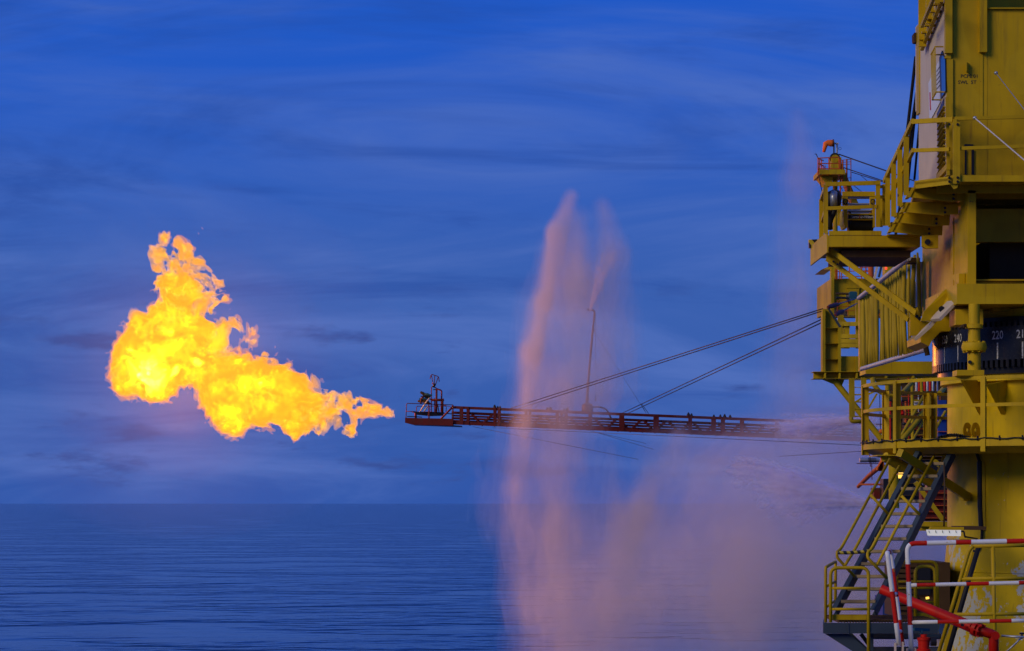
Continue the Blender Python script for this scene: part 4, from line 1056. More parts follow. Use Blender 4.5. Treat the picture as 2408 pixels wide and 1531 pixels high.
# ladder left of the gallery
ll = thing('side_ladder', 'yellow vertical ladder frame hanging left of the gallery railing', 'ladder', Z3(520, 580, 96))
for x, ya, yb in ((462, 170, 560), (490, 170, 540), (580, 160, 700), (605, 170, 470)):
    m = M(); m.bar(Z3(x, ya, 96), Z3(x+4, yb, 96), .3 if x in (462, 580) else .12, .15); m.out('side_rail', YELF, ll)
for i in range(6):
    y = 185 + i*70
    m = M(); m.tube(Z3(486, y, 96), Z3(565, y, 96), .03 if i < 2 else .06, n=6); m.out('rung', YELF, ll)
m = M(); m.path(rounded([Z3(462, 540, 96), Z3(470, 582, 96), Z3(590, 582, 96)], .3), .16, n=8); m.out('bottom_bend', YELF, ll, True)
for a, b in (((490, 410), (565, 360)), ((610, 330), (690, 295)), ((625, 470), (715, 315))):
    m = M(); m.bar(Z3(a[0], a[1], 96), Z3(b[0], b[1], 96), .12, .14); m.out('diagonal', YELF, ll)
KS = 0.5
# access frame right of the gantry post
af = thing('access_scaffold', 'brownish yellow ladder frame with open bays right of the gantry post', 'frame', A2(700, 1530, 108))
for x, ya, yb, w in ((545, 1040, 1560, .5), (640, 1160, 1560, .45), (848, 780, 1560, .75)):
    m = M(); m.bar(A2(x, ya, 108), A2(x, yb, 108), w, .3, up=(0,1,0)); m.out('upright', YELF, af)
for y in (1180, 1372, 1445, 1515):
    m = M(); m.bar(A2(520, y, 108), A2(930, y, 107.6), .3, .35); m.out('rung_beam', YELF, af)
m = M(); m.box(A2(620, 1455, 109), A2(820, 1500, 110)); m.out('dark_box', BROWN, af)
m = M(); m.bar(A2(560, 1075, 107.9), A2(640, 1170, 107.9), .2, .15); m.out('diagonal', YELF, af)
m = M(); m.bar(A2(555, 1215, 107.9), A2(640, 1165, 107.9), .2, .15); m.out('diagonal', YELF, af)
KS = 0.18
# turnbuckles
for (x0_, y0_, x1_, y1_, lab) in ((345, 918, 800, 780, 'upper red and black turnbuckle joining the boom stays above the gantry post'), (460, 1040, 805, 855, 'lower red and black turnbuckle joining the boom stays above the gantry post')):
    t = thing('turnbuckle', lab, 'turnbuckle', A2(x0_, y0_, 100)); Y = 99.0
    p = lambda f: A2(lerp(x0_, x1_, f), lerp(y0_, y1_, f), lerp(Y, Y+6, f))
    m = M(); m.path([p(0), p(.06), p(.12), p(.3), p(.36)], .3, n=10, radii=[.25, .45, .5, .48, .25]); m.out('body', REDB, t, 40)
    m = M(); m.tube(p(.35), p(.75), .18, .12, n=8); m.out('threaded_rod', DARK, t)
    m = M(); m.tube(p(.7), p(1.0), .2, .08, n=8); m.out('socket', TEAL if y0_ > 1000 else DARK, t)

KS = 0.19
# ================================================================ far process tower with orange railings
YT = 128.0
tw = thing('process_tower', 'far yellow tower block with door and orange railings behind the gantry', 'tower', A2(650, 1100, YT))
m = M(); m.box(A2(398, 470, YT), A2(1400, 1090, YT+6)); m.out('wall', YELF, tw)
m = M(); m.box(A2(398, 200, YT-.3), A2(425, 1400, YT+.2)); m.out('corner_post', YELF, tw)
m = M(); m.box(A2(640, 610, YT-.12), A2(850, 624, YT-.01)); m.out('door_head', YELF, tw)
dr = M(); dr.box(A2(655, 628, YT-.10), A2(830, 1050, YT-.01)); dr = dr.out('door', YELF, tw)
m = M(); m.box(A2(660, 800, YT-.2), A2(672, 850, YT-.11)); m.out('handle', DARK, dr)
m = M(); m.box(A2(400, 1060, YT-1.2), A2(815, 1090, YT-.1)); m.out('balcony', YELF, tw)
for y in (470, 300, 385):
    m = M(); m.tube(A2(400, y-20, YT-.2), A2(1060, y-40, YT-.2), .12, n=6); m.out('orange_rail', ORANGE, tw)
for x in (405, 470, 492, 530, 560, 680, 870, 940, 1030):
    m = M(); m.tube(A2(x, 200 if x < 600 else 260, YT-.25), A2(x, 485, YT-.25), .14, n=6); m.out('orange_post', ORANGE, tw)
for y in (810, 840, 905, 975):
    m = M(); m.tube(A2(490, y, YT-1.0), A2(830, y-5, YT-1.0), .08, n=6); m.out('balcony_rail', ORANGE, tw)
for x in (495, 660, 825):
    m = M(); m.tube(A2(x, 810, YT-1.0), A2(x, 1080, YT-1.0), .09, n=6); m.out('balcony_post', ORANGE, tw)
for y in (705, 770):
    m = M(); m.tube(A2(472, y, YT-1.6), A2(690, y+5, YT-1.6), .3, n=10); m.out('horizontal_pipe', BROWN if y == 705 else DARK, tw, 40)
m = M(); m.prism([A2(682, 690, YT-2), A2(700, 672, YT-2), A2(785, 672, YT-2), A2(804, 690, YT-2), A2(804, 770, YT-2), A2(780, 788, YT-2), A2(700, 788, YT-2), A2(682, 770, YT-2)], (0, 1.2, 0)); m.out('air_tank', TEAL, tw)
m = M(); m.prism([A2(250, 330, YT), A2(400, 265, YT), A2(400, 330, YT)], (0, 3, 0)); m.out('roof_wing', YELF, tw)
m = M(); m.box(A2(1240, 100, YT+3), A2(1420, 480, YT+4)); m.out('upper_wall', YELF, tw)
m = M(); m.tube(A2(1238, 312, YT-.5), A2(1268, 312, YT-.5), .35, n=10); m.out('warning_lamp', REDL, tw)
m = M(); m.box(W(2080, 720, YT+1), W(2330, 744, YT+3)); m.out('support_beam', YELF, tw)
a_ = W(2310, 740, YT+2); m = M(); m.tube((a_.x, YT+2, -2), (a_.x, YT+2, a_.z), 3.0, n=18); m.out('support_leg', YELF, tw, 40)
lc = thing('ladder_cage', 'orange caged ladder on the far tower behind the winch platform braces', 'ladder', A2(900, 490, YT-1))
for x in (848, 878, 935):
    m = M(); m.tube(A2(x, 180, YT-1), A2(x, 375 if x != 935 else 480, YT-1), .12, n=6); m.out('cage_bar', ORANGE, lc)
for y in (178, 240, 300, 365):
    m = M(); m.tube(A2(845, y, YT-1), A2(1020, y-4, YT-1), .12, n=6); m.out('hoop', ORANGE, lc)
m = M(); m.tube(A2(1015, 180, YT-1), A2(1020, 500, YT-1), .75, n=14); m.out('shaft', ORANGE, lc, 40)
sb = thing('slanted_struts', 'pale slanted steel struts rising behind the hose rack', 'struts', A2(1080, 500, 120))
m = M(); m.bar(A2(1150, 130, 118), A2(1065, 500, 118), .75, .5); m.out('strut', CREAM, sb)
m = M(); m.bar(A2(1215, 130, 119), A2(1140, 450, 119), .6, .5); m.out('strut', GREY, sb)
for i in range(3):
    m = M(); m.tube(A2(840+i*60, 200+i*20, YT+5), A2(1420, 130+i*22, YT+1), .12, n=6)
    tag(m.out('overhead_cable', ROPE), ('topmost', 'middle', 'lowest')[i] + ' dark cable strung across the far tower top under the winch platform', 'cable', 'cables across the far tower top')

KS = 0.18
# ================================================================ mast with crow's nest and wind sock
YK = 160.0
ks = thing('mast_tower', 'far yellow mast with orange railed crow nest and rope sheave', 'mast', A1(460, 1900, YK))
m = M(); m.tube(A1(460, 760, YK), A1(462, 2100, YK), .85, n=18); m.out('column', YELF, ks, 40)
m = M(); m.prism([A1(500, 560, YK+.5), A1(560, 560, YK+.5), A1(860, 1280, YK+.5), A1(740, 1280, YK+.5)], (0, .9, 0)); m.out('raking_leg', YELF, ks)
m = M(); m.box(A1(215, 735, YK-1.6), A1(515, 765, YK+1.6)); m.out('nest_floor', YELF, ks)
m = M(); m.prism([A1(225, 768, YK-1), A1(420, 768, YK-1), A1(420, 885, YK-1), A1(320, 885, YK-1)], (0, 2, 0)); m.out('floor_bracket', YELF, ks)
m = M(); m.box(A1(400, 470, YK-.5), A1(520, 720, YK+.7)); m.out('sheave_cheek', YELF, ks)
m = M(); m.tube(A1(455, 485, YK-.3), A1(455, 485, YK+.5), S(82*.15082, YK)/KS, n=30); m.out('sheave', RUBBER, ks, 40)
m = M(); m.tube(A1(458, 490, YK-.55), A1(458, 490, YK-.31), S(60*.15082, YK)/KS, n=24); m.out('sheave_guard', YELF, ks, 40)
for y in (485, 568, 650, 690):
    for (xa, ya_, xb, yb_, Y0, Y1) in ((190, y, 520, y-15 if y == 485 else y, YK-1.5, YK-1.5), (190, y, 275, y+40, YK-1.5, YK+1.5)):
        m = M(); m.tube(A1(xa, ya_, Y0), A1(xb, yb_, Y1), .2, n=6); m.out('nest_rail', ORANGE, ks)
for x, ya, yb, Y in ((193, 485, 750, YK-1.5), (215, 490, 745, YK-1.5), (245, 520, 740, YK), (272, 590, 740, YK+1.4), (300, 600, 740, YK+1.4), (362, 470, 750, YK-1.5), (372, 600, 740, YK+1.4), (520, 470, 760, YK-1.5)):
    m = M(); m.tube(A1(x, ya, Y), A1(x, yb, Y), .2, n=6); m.out('nest_post', ORANGE, ks)
for x, ya, yb, r in ((540, 500, 1530, .28), (578, 520, 900, .28), (640, 500, 1200, .28), (705, 500, 1230, .16)):
    m = M(); m.tube(A1(x, ya, YK-.6), A1(x+2, yb, YK-.6), r, n=8); m.out('ladder_rail', ORANGE, ks)
for i in range(9):
    y = 505 + i*36 if i < 3 else 790 + (i-3)*75
    m = M(); m.tube(A1(545, y+12, YK-.6), A1(710, y, YK-.6), .11, n=6); m.out('cage_hoop', ORANGE, ks)
for x, yt, r in ((440, 235, .25), (490, 250, .32)):
    m = M(); m.tube(A1(x, yt, YK), A1(x, 405, YK), r, n=10); m.out('antenna_post', SILVER if x > 450 else DARK, ks, 40)
m = M(); m.tube(A1(455, 258, YK), A1(512, 258, YK), .3, n=10); m.out('lamp_head', CREAM, ks)
c = A1(533, 335, YK); m = M(); m.path([c + Vector((.09*math.cos(k*math.pi/8), 0, .08*math.sin(k*math.pi/8))) for k in range(16)], .06, n=6, closed=True); m.out('antenna_loop', DARK, ks)
m = M(); m.path([A1(140, 420, YK-1), A1(165, 422, YK-1), A1(188, 480, YK-1), A1(205, 760, YK-1), A1(262, 1045, YK-1)], .16, n=6); m.out('down_pipe', DARK, ks)
KS = 0.15
m = M(); m.box(W(1960, 662, YK-.6), W(2330, 684, YK+.6)); m.out('foot_beam', YELF, ks)
a_ = W(2315, 684, YK); m = M(); m.tube((a_.x, YK, -2), (a_.x, YK, a_.z), 3.0, n=18); m.out('support_leg', YELF, ks, 40)
m = M(); m.tube(A1(462, 2090, YK), W(1964.3, 670, YK), .85, n=18); m.out('column_foot', YELF, ks, 40)
# wind sock
wsx = thing('wind_sock', 'drooping orange wind sock on top of the far mast', 'wind sock', A1(430, 300, YK))
m = M(); m.path([A1(432, 250, YK), A1(390, 252, YK), A1(345, 248, YK), A1(312, 262, YK), A1(298, 320, YK), A1(282, 390, YK)], 1, n=16, radii=[1.50, 1.42, 1.25, 1.15, .85, .62]); m.out('sock', ORCLOTH, wsx, True)
m = M(); cc = A1(434, 250, YK); m.path([cc + Vector((0, .23*math.cos(k*math.pi/10), .23*math.sin(k*math.pi/10))) for k in range(20)], .12, n=6, closed=True); m.out('mouth_ring', DARK, wsx)
KS = 0.14
# mast stay ropes
for a, b, r, lab in (((520, 425), (1290, 695), .28, 'thick dark rope from the far mast sheave to the crane steps'), ((1290, 695), (1720, 850), .26, 'dark rope end passing behind the crane step railing'), ((590, 632), (1240, 850), .22, 'upper of two dark ropes leaving the far mast below the sheave'), ((720, 705), (1560, 965), .18, 'lower of two dark ropes leaving the far mast below the sheave'), ((860, 755), (970, 850), .12, 'short thin rope branching off below the far mast ropes'), ((730, 905), (870, 1005), .09, 'thin rope above the winch guard, the upper of a close pair'), ((745, 900), (900, 1030), .09, 'thin rope above the winch guard, the lower of a close pair'), ((545, 930), (590, 1020), .1, 'short thin rope beside the orange mast ladder')):
    m = M(); m.tube(A1(a[0], a[1], YK), A1(b[0], b[1], YK-8), r, n=8)
    tag(m.out('mast_rope', ROPE), lab, 'rope', 'ropes of the far mast')

KS = 0.13
# ================================================================ equipment seen through the gallery
def skid(name, label, cat, mat, fn, x0, y0, x1, y1, Y, dep, ribs=0, rmat=None):
    t = thing(name, label, cat, fn((x0+x1)/2, y1, Y))
    m = M(); m.box(fn(x0, y0, Y), fn(x1, y1, Y) + Vector((0, dep, 0))); m.out('body', mat, t)
    for i in range(ribs):
        y = lerp(y0, y1, (i+.5)/ribs)
        m = M(); m.box(fn(x0, y-8, Y-.15), fn(x1, y+4, Y-.01)); m.out('rib', rmat or mat, t)
    return t
skid('shipping_container', 'blue container with orange rails beside the pedestal behind the gallery', 'container', BLUEC, A3, 1470, 540, 1620, 1210, 92, .5, 3, ORANGE)
skid('orange_module', 'rust brown equipment block with orange bars behind the gallery railing', 'equipment', BROWN, A3, 880, 640, 1320, 1250, 98, .5, 4, ORANGE)
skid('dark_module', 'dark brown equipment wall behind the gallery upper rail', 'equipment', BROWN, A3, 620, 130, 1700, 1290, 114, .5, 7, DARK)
skid('white_cabinet', 'pale control cabinet behind the gallery bracing', 'cabinet', SIGNW, A3, 1035, 555, 1290, 650, 96, .5, 2, PALE)
skid('red_module', 'dark red equipment module below the stair top by the pedestal', 'equipment', REDB, A4, 1180, 700, 1660, 1250, 78, .5, 5, ORANGE)
skid('lower_dark_module', 'dark equipment bay behind the upper stair treads', 'equipment', DARK, A4, 760, 60, 1700, 900, 94, .5, 4, BROWN)
skid('yellow_skid', 'low yellow skid base behind the stair near the strip lamp', 'skid', YELF, A4, 1150, 1255, 1660, 1420, 66, .5, 1)
rp = thing('red_riser_pipe', 'red riser pipe behind the gallery rail near the round column', 'pipe', A3(810, 760, 90))
m = M(); m.path([A3(770, 420, 90), A3(800, 560, 90), A3(850, 810, 90)], .42, n=12); m.out('pipe', REDP, rp, True)
m = M(); m.tube(A3(835, 740, 90), A3(845, 780, 90), .6, n=12); m.out('flange', REDP, rp)
for i in range(7):
    x = 1090 + i*48
    t = thing('gas_bottle', ('silver' if i % 2 == 0 else 'red') + ' bottle high behind the gallery top rail, ' + ('first', 'second', 'third', 'fourth', 'fifth', 'sixth', 'last')[i] + ' from the left', 'bottle', A3(x, 380, 95), 'bottles behind the gallery top rail')
    c = A3(x, 380, 95)
    lathe_at(c, [(.001, 0), (.05, 0), (.05, .36), (.035, .42), (.018, .45), (.018, .48), (.001, .48)], 'shell', SILVER if i % 2 == 0 else REDP, t, 12)
m = M(); m.box(A3(1060, 383, 94.3), A3(1480, 420, 96.2)); tag(m.out('bottle_shelf', YELF), 'yellow shelf carrying the bottles behind the gallery', 'shelf')
pk_ = thing('pipe_rack', 'rack of red and orange upright pipes behind the gallery bracing', 'pipe rack', A3(850, 1250, 97))
random.seed(21)
for i in range(15):
    x = 640 + i*62 + random.uniform(-14, 14); yt = random.choice((150, 300, 470, 560)); yb = random.choice((760, 980, 1250))
    m = M(); m.tube(A3(x, yt, 96.5 + (i % 3)*.3), A3(x + random.uniform(-6, 6), yb, 96.5 + (i % 3)*.3), random.uniform(.12, .34), n=9); m.out('pipe', (REDP, ORANGE, REDB, SILVER, ORANGE)[i % 5], pk_, 40)
for i in range(8):
    y = 470 + i*98 + random.uniform(-15, 15)
    m = M(); m.tube(A3(630 + random.uniform(0, 200), y, 96), A3(1500 - random.uniform(0, 300), y + random.uniform(-4, 4), 96), random.uniform(.09, .16), n=7); m.out('cross_pipe', (ORANGE, REDB, ORANGE, YELF)[i % 4], pk_)
for x, y in ((870, 960), (1130, 960), (1210, 1000), (800, 690), (1010, 640), (1370, 700)):
    c = A3(x, y, 95.8); m = M(); m.lathe(c.x, c.y, [(.001, c.z-.06), (.07, c.z-.05), (.085, c.z), (.07, c.z+.05), (.001, c.z+.06)], n=10); m.out('valve', DARK, pk_, True)
# perforated floodlight and its rods
fl = thing('perforated_lamp', 'perforated steel floodlight on thin rods left of the gallery underside', 'floodlight', A4(260, 230, 72))
m = M(); m.tube(A4(88, 170, 72), A4(262, 168, 72), .52, n=16); m.out('housing', SILVER, fl, 40)
m = M(); m.tube(A4(275, 168, 72), A4(432, 165, 72), .55, n=16); m.out('perforated_drum', SILVER, fl, 40)
for k in range(8):
    for j in range(5):
        p = A4(290 + k*18, 128 + j*18 + (k % 2)*8, 71.4); m = M(); m.box((p.x-.008, p.y+.52, p.z-.007), (p.x+.008, p.y+.56, p.z+.007)); m.out('hole', DARK, fl)
m = M(); m.tube(A4(30, 232, 72), A4(450, 232, 72), .10, n=6); m.out('cross_rod', REDB, fl)
for a, b in (((262, 60), (280, 290)), ((300, 230), (305, 520)), ((248, -260), (262, -90))):
    m = M(); m.tube(A4(a[0], a[1], 72), A4(b[0], b[1], 72), .09, n=6); m.out('rod', REDB, fl)
m = M(); m.tube(A3(370, 965, 72), A3(500, 965, 72), .08, n=6); m.tube(A3(440, 440, 72), A3(455, 1080, 72), .08, n=6); m.out('rod', DARK, fl)
# orange float and cloth
m = M(); c = A3(470, 1095, 70); rr = S(50*.13308, 70)
m.lathe(c.x, c.y, [(.001, c.z-rr*.75), (rr*.7, c.z-rr*.55), (rr, c.z), (rr*.75, c.z+rr*.6), (rr*.3, c.z+rr*.85), (.001, c.z+rr*.9)], n=16)
tag(m.out('orange_float', ORCLOTH, None, True), 'round orange float behind the left end of the gallery deck', 'float')
m = M(); pts = []
for j in range(14):
    for i in range(9):
        u, v = i/8, j/13
        x = 440 + 120*u + 30*math.sin(v*5 + u*2) - 20*v; y = 80 + 290*v - 60*abs(u-.4)
        p = A4(x, y, 70.5 + .5*math.sin(u*9 + v*4)); pts.append(p)
fs = [(j*9+i, j*9+i+1, (j+1)*9+i+1, (j+1)*9+i) for j in range(13) for i in range(8)]
m.add(pts, fs); m.add([p + Vector((0, .12, 0)) for p in pts], [tuple(reversed(f)) for f in fs])
tag(m.out('orange_cloth', ORCLOTH, None, True), 'crumpled orange cloth hanging below the gallery beside the floodlight', 'cloth')
# deluge monitor that throws the low jet
dm = thing('deluge_nozzle', 'orange deluge pipe half lost in the spray left of the stairs', 'water nozzle', A4(400, 700, 110))
m = M(); m.path([A4(440, 290, 108), A4(260, 440, 110), A4(60, 640, 112)], .75, n=14, radii=[.8, .75, .6]); m.out('barrel', ORANGE, dm, 40)
pipe([A4(60, 600, 109), A4(490, 600, 109), A4(490, 760, 109)], .32, 'frame', ORANGE, dm, .5)
m = M(); m.box(A4(340, 660, 109), A4(470, 860, 110)); m.out('valve_box', REDB, dm)
m = M(); m.box(A4(505, 500, 108), A4(560, 860, 109)); m.out('dark_post', DARK, dm)

KS = 1.0
# ================================================================ flare boom
YBm = 166.0
def btop(x): return 955.0 + (x - 1068) * .0409
def bbot(x): return 998.0 + (x - 1068) * .0420
bm_ = thing('flare_boom', 'long dark red lattice flare boom reaching out over the sea', 'boom', W(1500, bbot(1500), YBm))
X0, X1 = 1062, 2300
for Yo in (0.0, 1.5):
    Y = YBm + Yo
    for f, w, nm in ((btop, .17, 'top_chord'), (bbot, .21, 'bottom_chord')):
        o_ = 3.0 if f is btop else -3.5
        m = M(); m.bar(W(X0, f(X0)+o_, Y), W(X1, f(X1)+o_, Y), .2, w); m.out(nm, REDB, bm_)
for k, (fr, Yo, r) in enumerate(((.36, .35, .085), (.66, .25, .075), (.52, 1.2, .06), (.80, .9, .06))):
    g = lambda x: btop(x) + (bbot(x) - btop(x)) * fr
    m = M(); m.tube(W(X0, g(X0), YBm+Yo), W(X1, g(X1), YBm+Yo), r, n=8); m.out('fluid_line', REDB, bm_)
posts = [(1085, 9), (1100, 6), (1163, 6), (1173, 6), (1236, 5), (1245, 4), (1309.5, 6), (1320, 5), (1330, 6), (1387, 7), (1462, 12), (1543, 13), (1623, 9), (1678, 11), (1700, 10), (1744, 8), (1826, 8), (1880, 8), (1940, 8), (2010, 8), (2080, 8), (2140, 10)]
for x, w in posts:
    m = M(); m.bar(W(x, btop(x), YBm-.12), W(x, bbot(x), YBm-.12), S(w, YBm), .08, up=(0,1,0)); m.out('upright', REDB, bm_)
    if w < 9:
        m = M(); m.bar(W(x+3, btop(x), YBm+1.5), W(x+3, bbot(x), YBm+1.5), S(w*.7, YBm), .08, up=(0,1,0)); m.out('upright', REDB, bm_)
a_ = W(2280, bbot(2280), YBm); m = M(); m.tube((a_.x, YBm+.7, -2), (a_.x, YBm+.7, a_.z), .6, n=18); m.out('root_column', REDB, bm_, 40)
x = 1105.0; i = 0
while x < 2120:
    w = 24
    for Yo in (0.05, 1.45):
        q = x + (4 if Yo > 1 else 0)
        a, b = (W(q, btop(q)+14, YBm+Yo), W(q+w, bbot(q+w)-4, YBm+Yo)) if i % 2 == 0 else (W(q, bbot(q)-4, YBm+Yo), W(q+w, btop(q+w)+14, YBm+Yo))
        m = M(); m.bar(a, b, .06, .085); m.out('diagonal', REDB, bm_)
    x += w + 5; i += 1
x = 1105
while x < 2130:
    m = M(); m.bar(W(x, bbot(x), YBm), W(x, bbot(x), YBm+1.5), .08, .08); m.out('cross_tie', REDB, bm_); x += 29
for zx, fn in ((1010, Z5), (1040, Z5), (1062, Z5), (1520, Z5), (1550, Z5), (1682, Z5), (1712, Z5), (905, Z6), (930, Z6), (1112, Z6), (1165, Z6), (1200, Z6), (1245, Z6)):
    p = fn(zx, 1000, YBm+.3); px = p.x / p.y * FP + 1204
    c = W(px, btop(px) + 1, YBm + .3); s = random.uniform(.5, .8)
    t = lathe_at(c, [(.001, 0), (.16*s, 0), (.15*s, .10*s), (.11*s, .20*s), (.05*s, .30*s), (.001, .33*s)], 'pipe_clamp', DARK, bm_, 9, 50)
KS = .5
# tip basket
m = M(); m.prism([A7(145, 1128, YBm-.3), A7(1200, 1150, YBm-.3), A7(1202, 1302, YBm-.3), A7(350, 1285, YBm-.3), A7(143, 1238, YBm-.3)], (0, .1, 0)); m.out('basket_skirt', REDB, bm_)
m = M(); m.prism([A7(145, 1150, YBm+1.9), A7(1200, 1170, YBm+1.9), A7(1202, 1302, YBm+1.9), A7(350, 1285, YBm+1.9), A7(143, 1238, YBm+1.9)], (0, .1, 0)); m.out('basket_skirt', REDB, bm_)
m = M(); m.prism([A7(150, 1225, YBm-.2), A7(350, 1280, YBm-.2), A7(1400, 1318, YBm-.2), A7(1400, 1305, YBm-.2), A7(1200, 1290, YBm-.2)], (0, 2.1, 0)); m.out('basket_floor', DARK, bm_)
def bp_(pts, r=.04, nm='basket_rail', mat=None, Y=YBm-.25):
    m = M(); m.path(rounded([A7(x, y, Y) for x, y in pts], .1), r, n=7); m.out(nm, mat or REDB, bm_, True)
bp_([(165, 1130), (180, 808), (1200, 845)], .055)
bp_([(176, 985), (380, 992)], .05)
bp_([(395, 1130), (398, 872), (620, 872), (1055, 868), (1050, 1000)], .05, Y=YBm+1.0)
bp_([(665, 840), (660, 1250)], .06, 'basket_post'); bp_([(690, 870), (685, 1240)], .05, 'basket_post')
bp_([(1200, 845), (1200, 1300)], .10, 'basket_post')
bp_([(980, 842), (1205, 905), (1400, 910)], .04, Y=YBm+1.6)
bp_([(940, 1150), (1195, 890)], .13, 'basket_brace')
bp_([(300, 1005), (700, 1000), (1200, 1045)], .06, 'inner_rail', Y=YBm+.8)
m = M(); m.prism([A7(310, 990, YBm+.4), A7(1000, 1005, YBm+.4), A7(980, 1075, YBm+.4), A7(700, 1085, YBm+.4), A7(400, 1055, YBm+.4)], (0, .8, 0)); m.out('burner_cradle', DARK, bm_)
bp_([(375, 1010), (380, 1140)], .16, 'cradle_leg', Y=YBm+.5); bp_([(190, 1098), (270, 1098), (520, 1115)], .06, 'pilot_line', DARK)
# burner frame
bp_([(725, 1000), (728, 435), (840, 470)], .065, 'burner_frame', Y=YBm+.3)
bp_([(838, 1010), (842, 475)], .14, 'burner_post', Y=YBm+.3)
bp_([(845, 490), (955, 525), (945, 1000)], .10, 'burner_frame', Y=YBm+.6)
bp_([(735, 735), (1000, 735)], .17, 'manifold', Y=YBm+.3); bp_([(968, 1010), (970, 735), (1005, 725)], .17, 'manifold', Y=YBm+.3)
bp_([(800, 700), (800, 1000)], .08, 'feed_pipe', Y=YBm+.5); bp_([(895, 1000), (860, 820)], .07, 'feed_pipe', Y=YBm+.5)
bp_([(760, 505), (830, 505)], .07, 'burner_frame', TEAL, Y=YBm+.3)
for pts in ([(790, 440), (770, 390), (725, 180)], [(790, 440), (800, 190)], [(800, 440), (820, 390), (880, 220)], [(695, 270), (720, 185), (742, 172), (885, 218), (900, 330)], [(735, 375), (830, 380)]):
    bp_(pts, .055, 'igniter_fork', Y=YBm+.3)
bp_([(770, 445), (805, 380)], .16, 'igniter_hub', DARK, Y=YBm+.3)
for pts in ([(690, 690), (600, 800), (475, 990)], [(660, 860), (560, 990)]):
    bp_(pts, .09, 'jet_arm', CREAM, Y=YBm+.2)
random.seed(3)
for i in range(11):
    x, y = 520 + random.random()*180, 600 + random.random()*210
    c = A7(x, y, YBm + .2 + random.random()*.6); r = random.uniform(.16, .28)
    m = M(); d_ = Vector((-1, random.uniform(-.4, .4), random.uniform(-.1, .6))).normalized()
    m.path([c + d_*.3, c + d_*.1, c, c - d_*.2], r, n=9, radii=[r*.7, r, r*.6, r*.5]); m.out('burner_nozzle', BROWN if i % 3 else TEAL, bm_, 40)
bp_([(490, 650), (540, 665), (600, 650)], .06, 'pilot_arm', DARK); bp_([(495, 810), (505, 700), (560, 660)], .12, 'nozzle_ring', REDB)

KS = .42
# ================================================================ water mast on the boom
PIPEM = paint('sooty_pipe', (.13, .055, .045), .5, dirt=.4)
mt = thing('water_mast', 'thin upright water mast with bent nozzle standing on the flare boom', 'mast', Z6(80, 1005, YBm+.4))
Ym = YBm + .4
m = M(); m.path([Z6(78, 930, Ym), Z6(86, 770, Ym), Z6(125, 330, Ym)], .17, n=12, radii=[.22, .19, .17]); m.out('lower_tube', PIPEM, mt, 40)
m = M(); m.path(rounded([Z6(125, 335, Ym), Z6(142, 175, Ym), Z6(80, 168, Ym)], .25), .15, n=12); m.out('upper_bend', PIPEM, mt, True)
m = M(); m.tube(Z6(84, 169, Ym), Z6(78, 168, Ym), .22, .30, n=12); m.out('nozzle', PIPEM, mt)
for y, r in ((770, .27), (905, .32), (340, .24)):
    xq = lerp(78, 142, (930-y)/755.)
    m = M(); m.tube(Z6(xq, y+9, Ym), Z6(xq, y-9, Ym), r, n=12); m.out('coupling', PIPEM, mt)
c = Z6(80, 1003, Ym); lathe_at(c, [(.001, 0), (.36, 0), (.37, .28), (.34, .46), (.22, .54), (.12, .60), (.001, .60)], 'swivel_base', PIPEM, mt, 18, 40)
m = M(); m.path(rounded([Z6(125, 965, Ym), Z6(180, 962, Ym), Z6(240, 985, Ym), Z6(275, 1060, Ym)], .6), .13, n=10); m.out('supply_hose', DARK, mt, True)
for x in (122, 145):
    m = M(); m.tube(Z6(x, 965, Ym), Z6(x+6, 965, Ym), .22, n=10); m.out('hose_coupling', DARK, mt)
m = M(); m.tube(Z6(146, 195, Ym), Z6(147, 900, Ym), .025, n=5); m.out('pull_cord', ROPE, mt)
m = M(); m.tube(Z6(147, 880, Ym), Z6(147, 918, Ym), .07, n=6); m.out('cord_weight', ROPE, mt)
m = M(); m.tube(Z6(132, 345, Ym), Z6(560, 1015, Ym-.4), .02, n=5); m.out('guy_wire', ROPE, mt)

KS = .45
# ================================================================ stays and guy wires
def wire(name, a, b, r, label, grp, sag=0.0):
    pts = [a.lerp(b, i/14) - Vector((0, 0, sag*4*(i/14)*(1-i/14))) for i in range(15)]
    m = M(); m.path(pts, r, n=6); return tag(m.out(name, ROPE, None, True), label, 'cable', grp)
wire('stay_cable', W(1934.6, 726.0, YG), W(1199.7, 960.6, YBm+.1), .052, 'upper stay cable to the outer boom, the higher strand of its pair', 'upper pair of boom stays')
wire('stay_cable', W(1934.6, 731.0, YG), W(1219, 961, YBm+1.4), .052, 'upper stay cable to the outer boom, the lower strand of its pair', 'upper pair of boom stays')
wire('stay_cable', W(1934.6, 749.7, YG), W(1464.8, 970.8, YBm+.1), .052, 'lower stay cable to the boom middle, the higher strand of its pair', 'lower pair of boom stays')
wire('stay_cable', W(1934.6, 757.5, YG), W(1477.7, 971.7, YBm+1.4), .052, 'lower stay cable to the boom middle, the lower strand of its pair', 'lower pair of boom stays')
for a, b, c_ in (((560, 1015), (515, 935), 'left'), ((580, 1018), (525, 940), 'right')):
    wire('short_stay', Z6(a[0], a[1], YBm), Z6(b[0], b[1], YBm-.2), .035, c_ + ' one of two short cables tying the boom top to its lower stay', 'short ties under the stays')
for a, b, c_ in (((1350, 1010), (1400, 955), 'left'), ((1400, 1015), (1445, 965), 'right')):
    wire('short_stay', Z5(a[0], a[1], YBm), Z5(b[0], b[1], YBm-.2), .03, c_ + ' one of two short cables tying the outer boom to the upper stays', 'short ties near the boom tip')
wire('guy_wire', W(1112, 1003.4, YBm), W(1500, 1080, YBm-14), .028, 'thin guy wire slanting down from under the boom tip', None)
wire('guy_wire', W(1160, 1005.8, YBm), W(2028, 1047, 96), .028, 'long thin guy wire running level below the boom to the gallery', None)
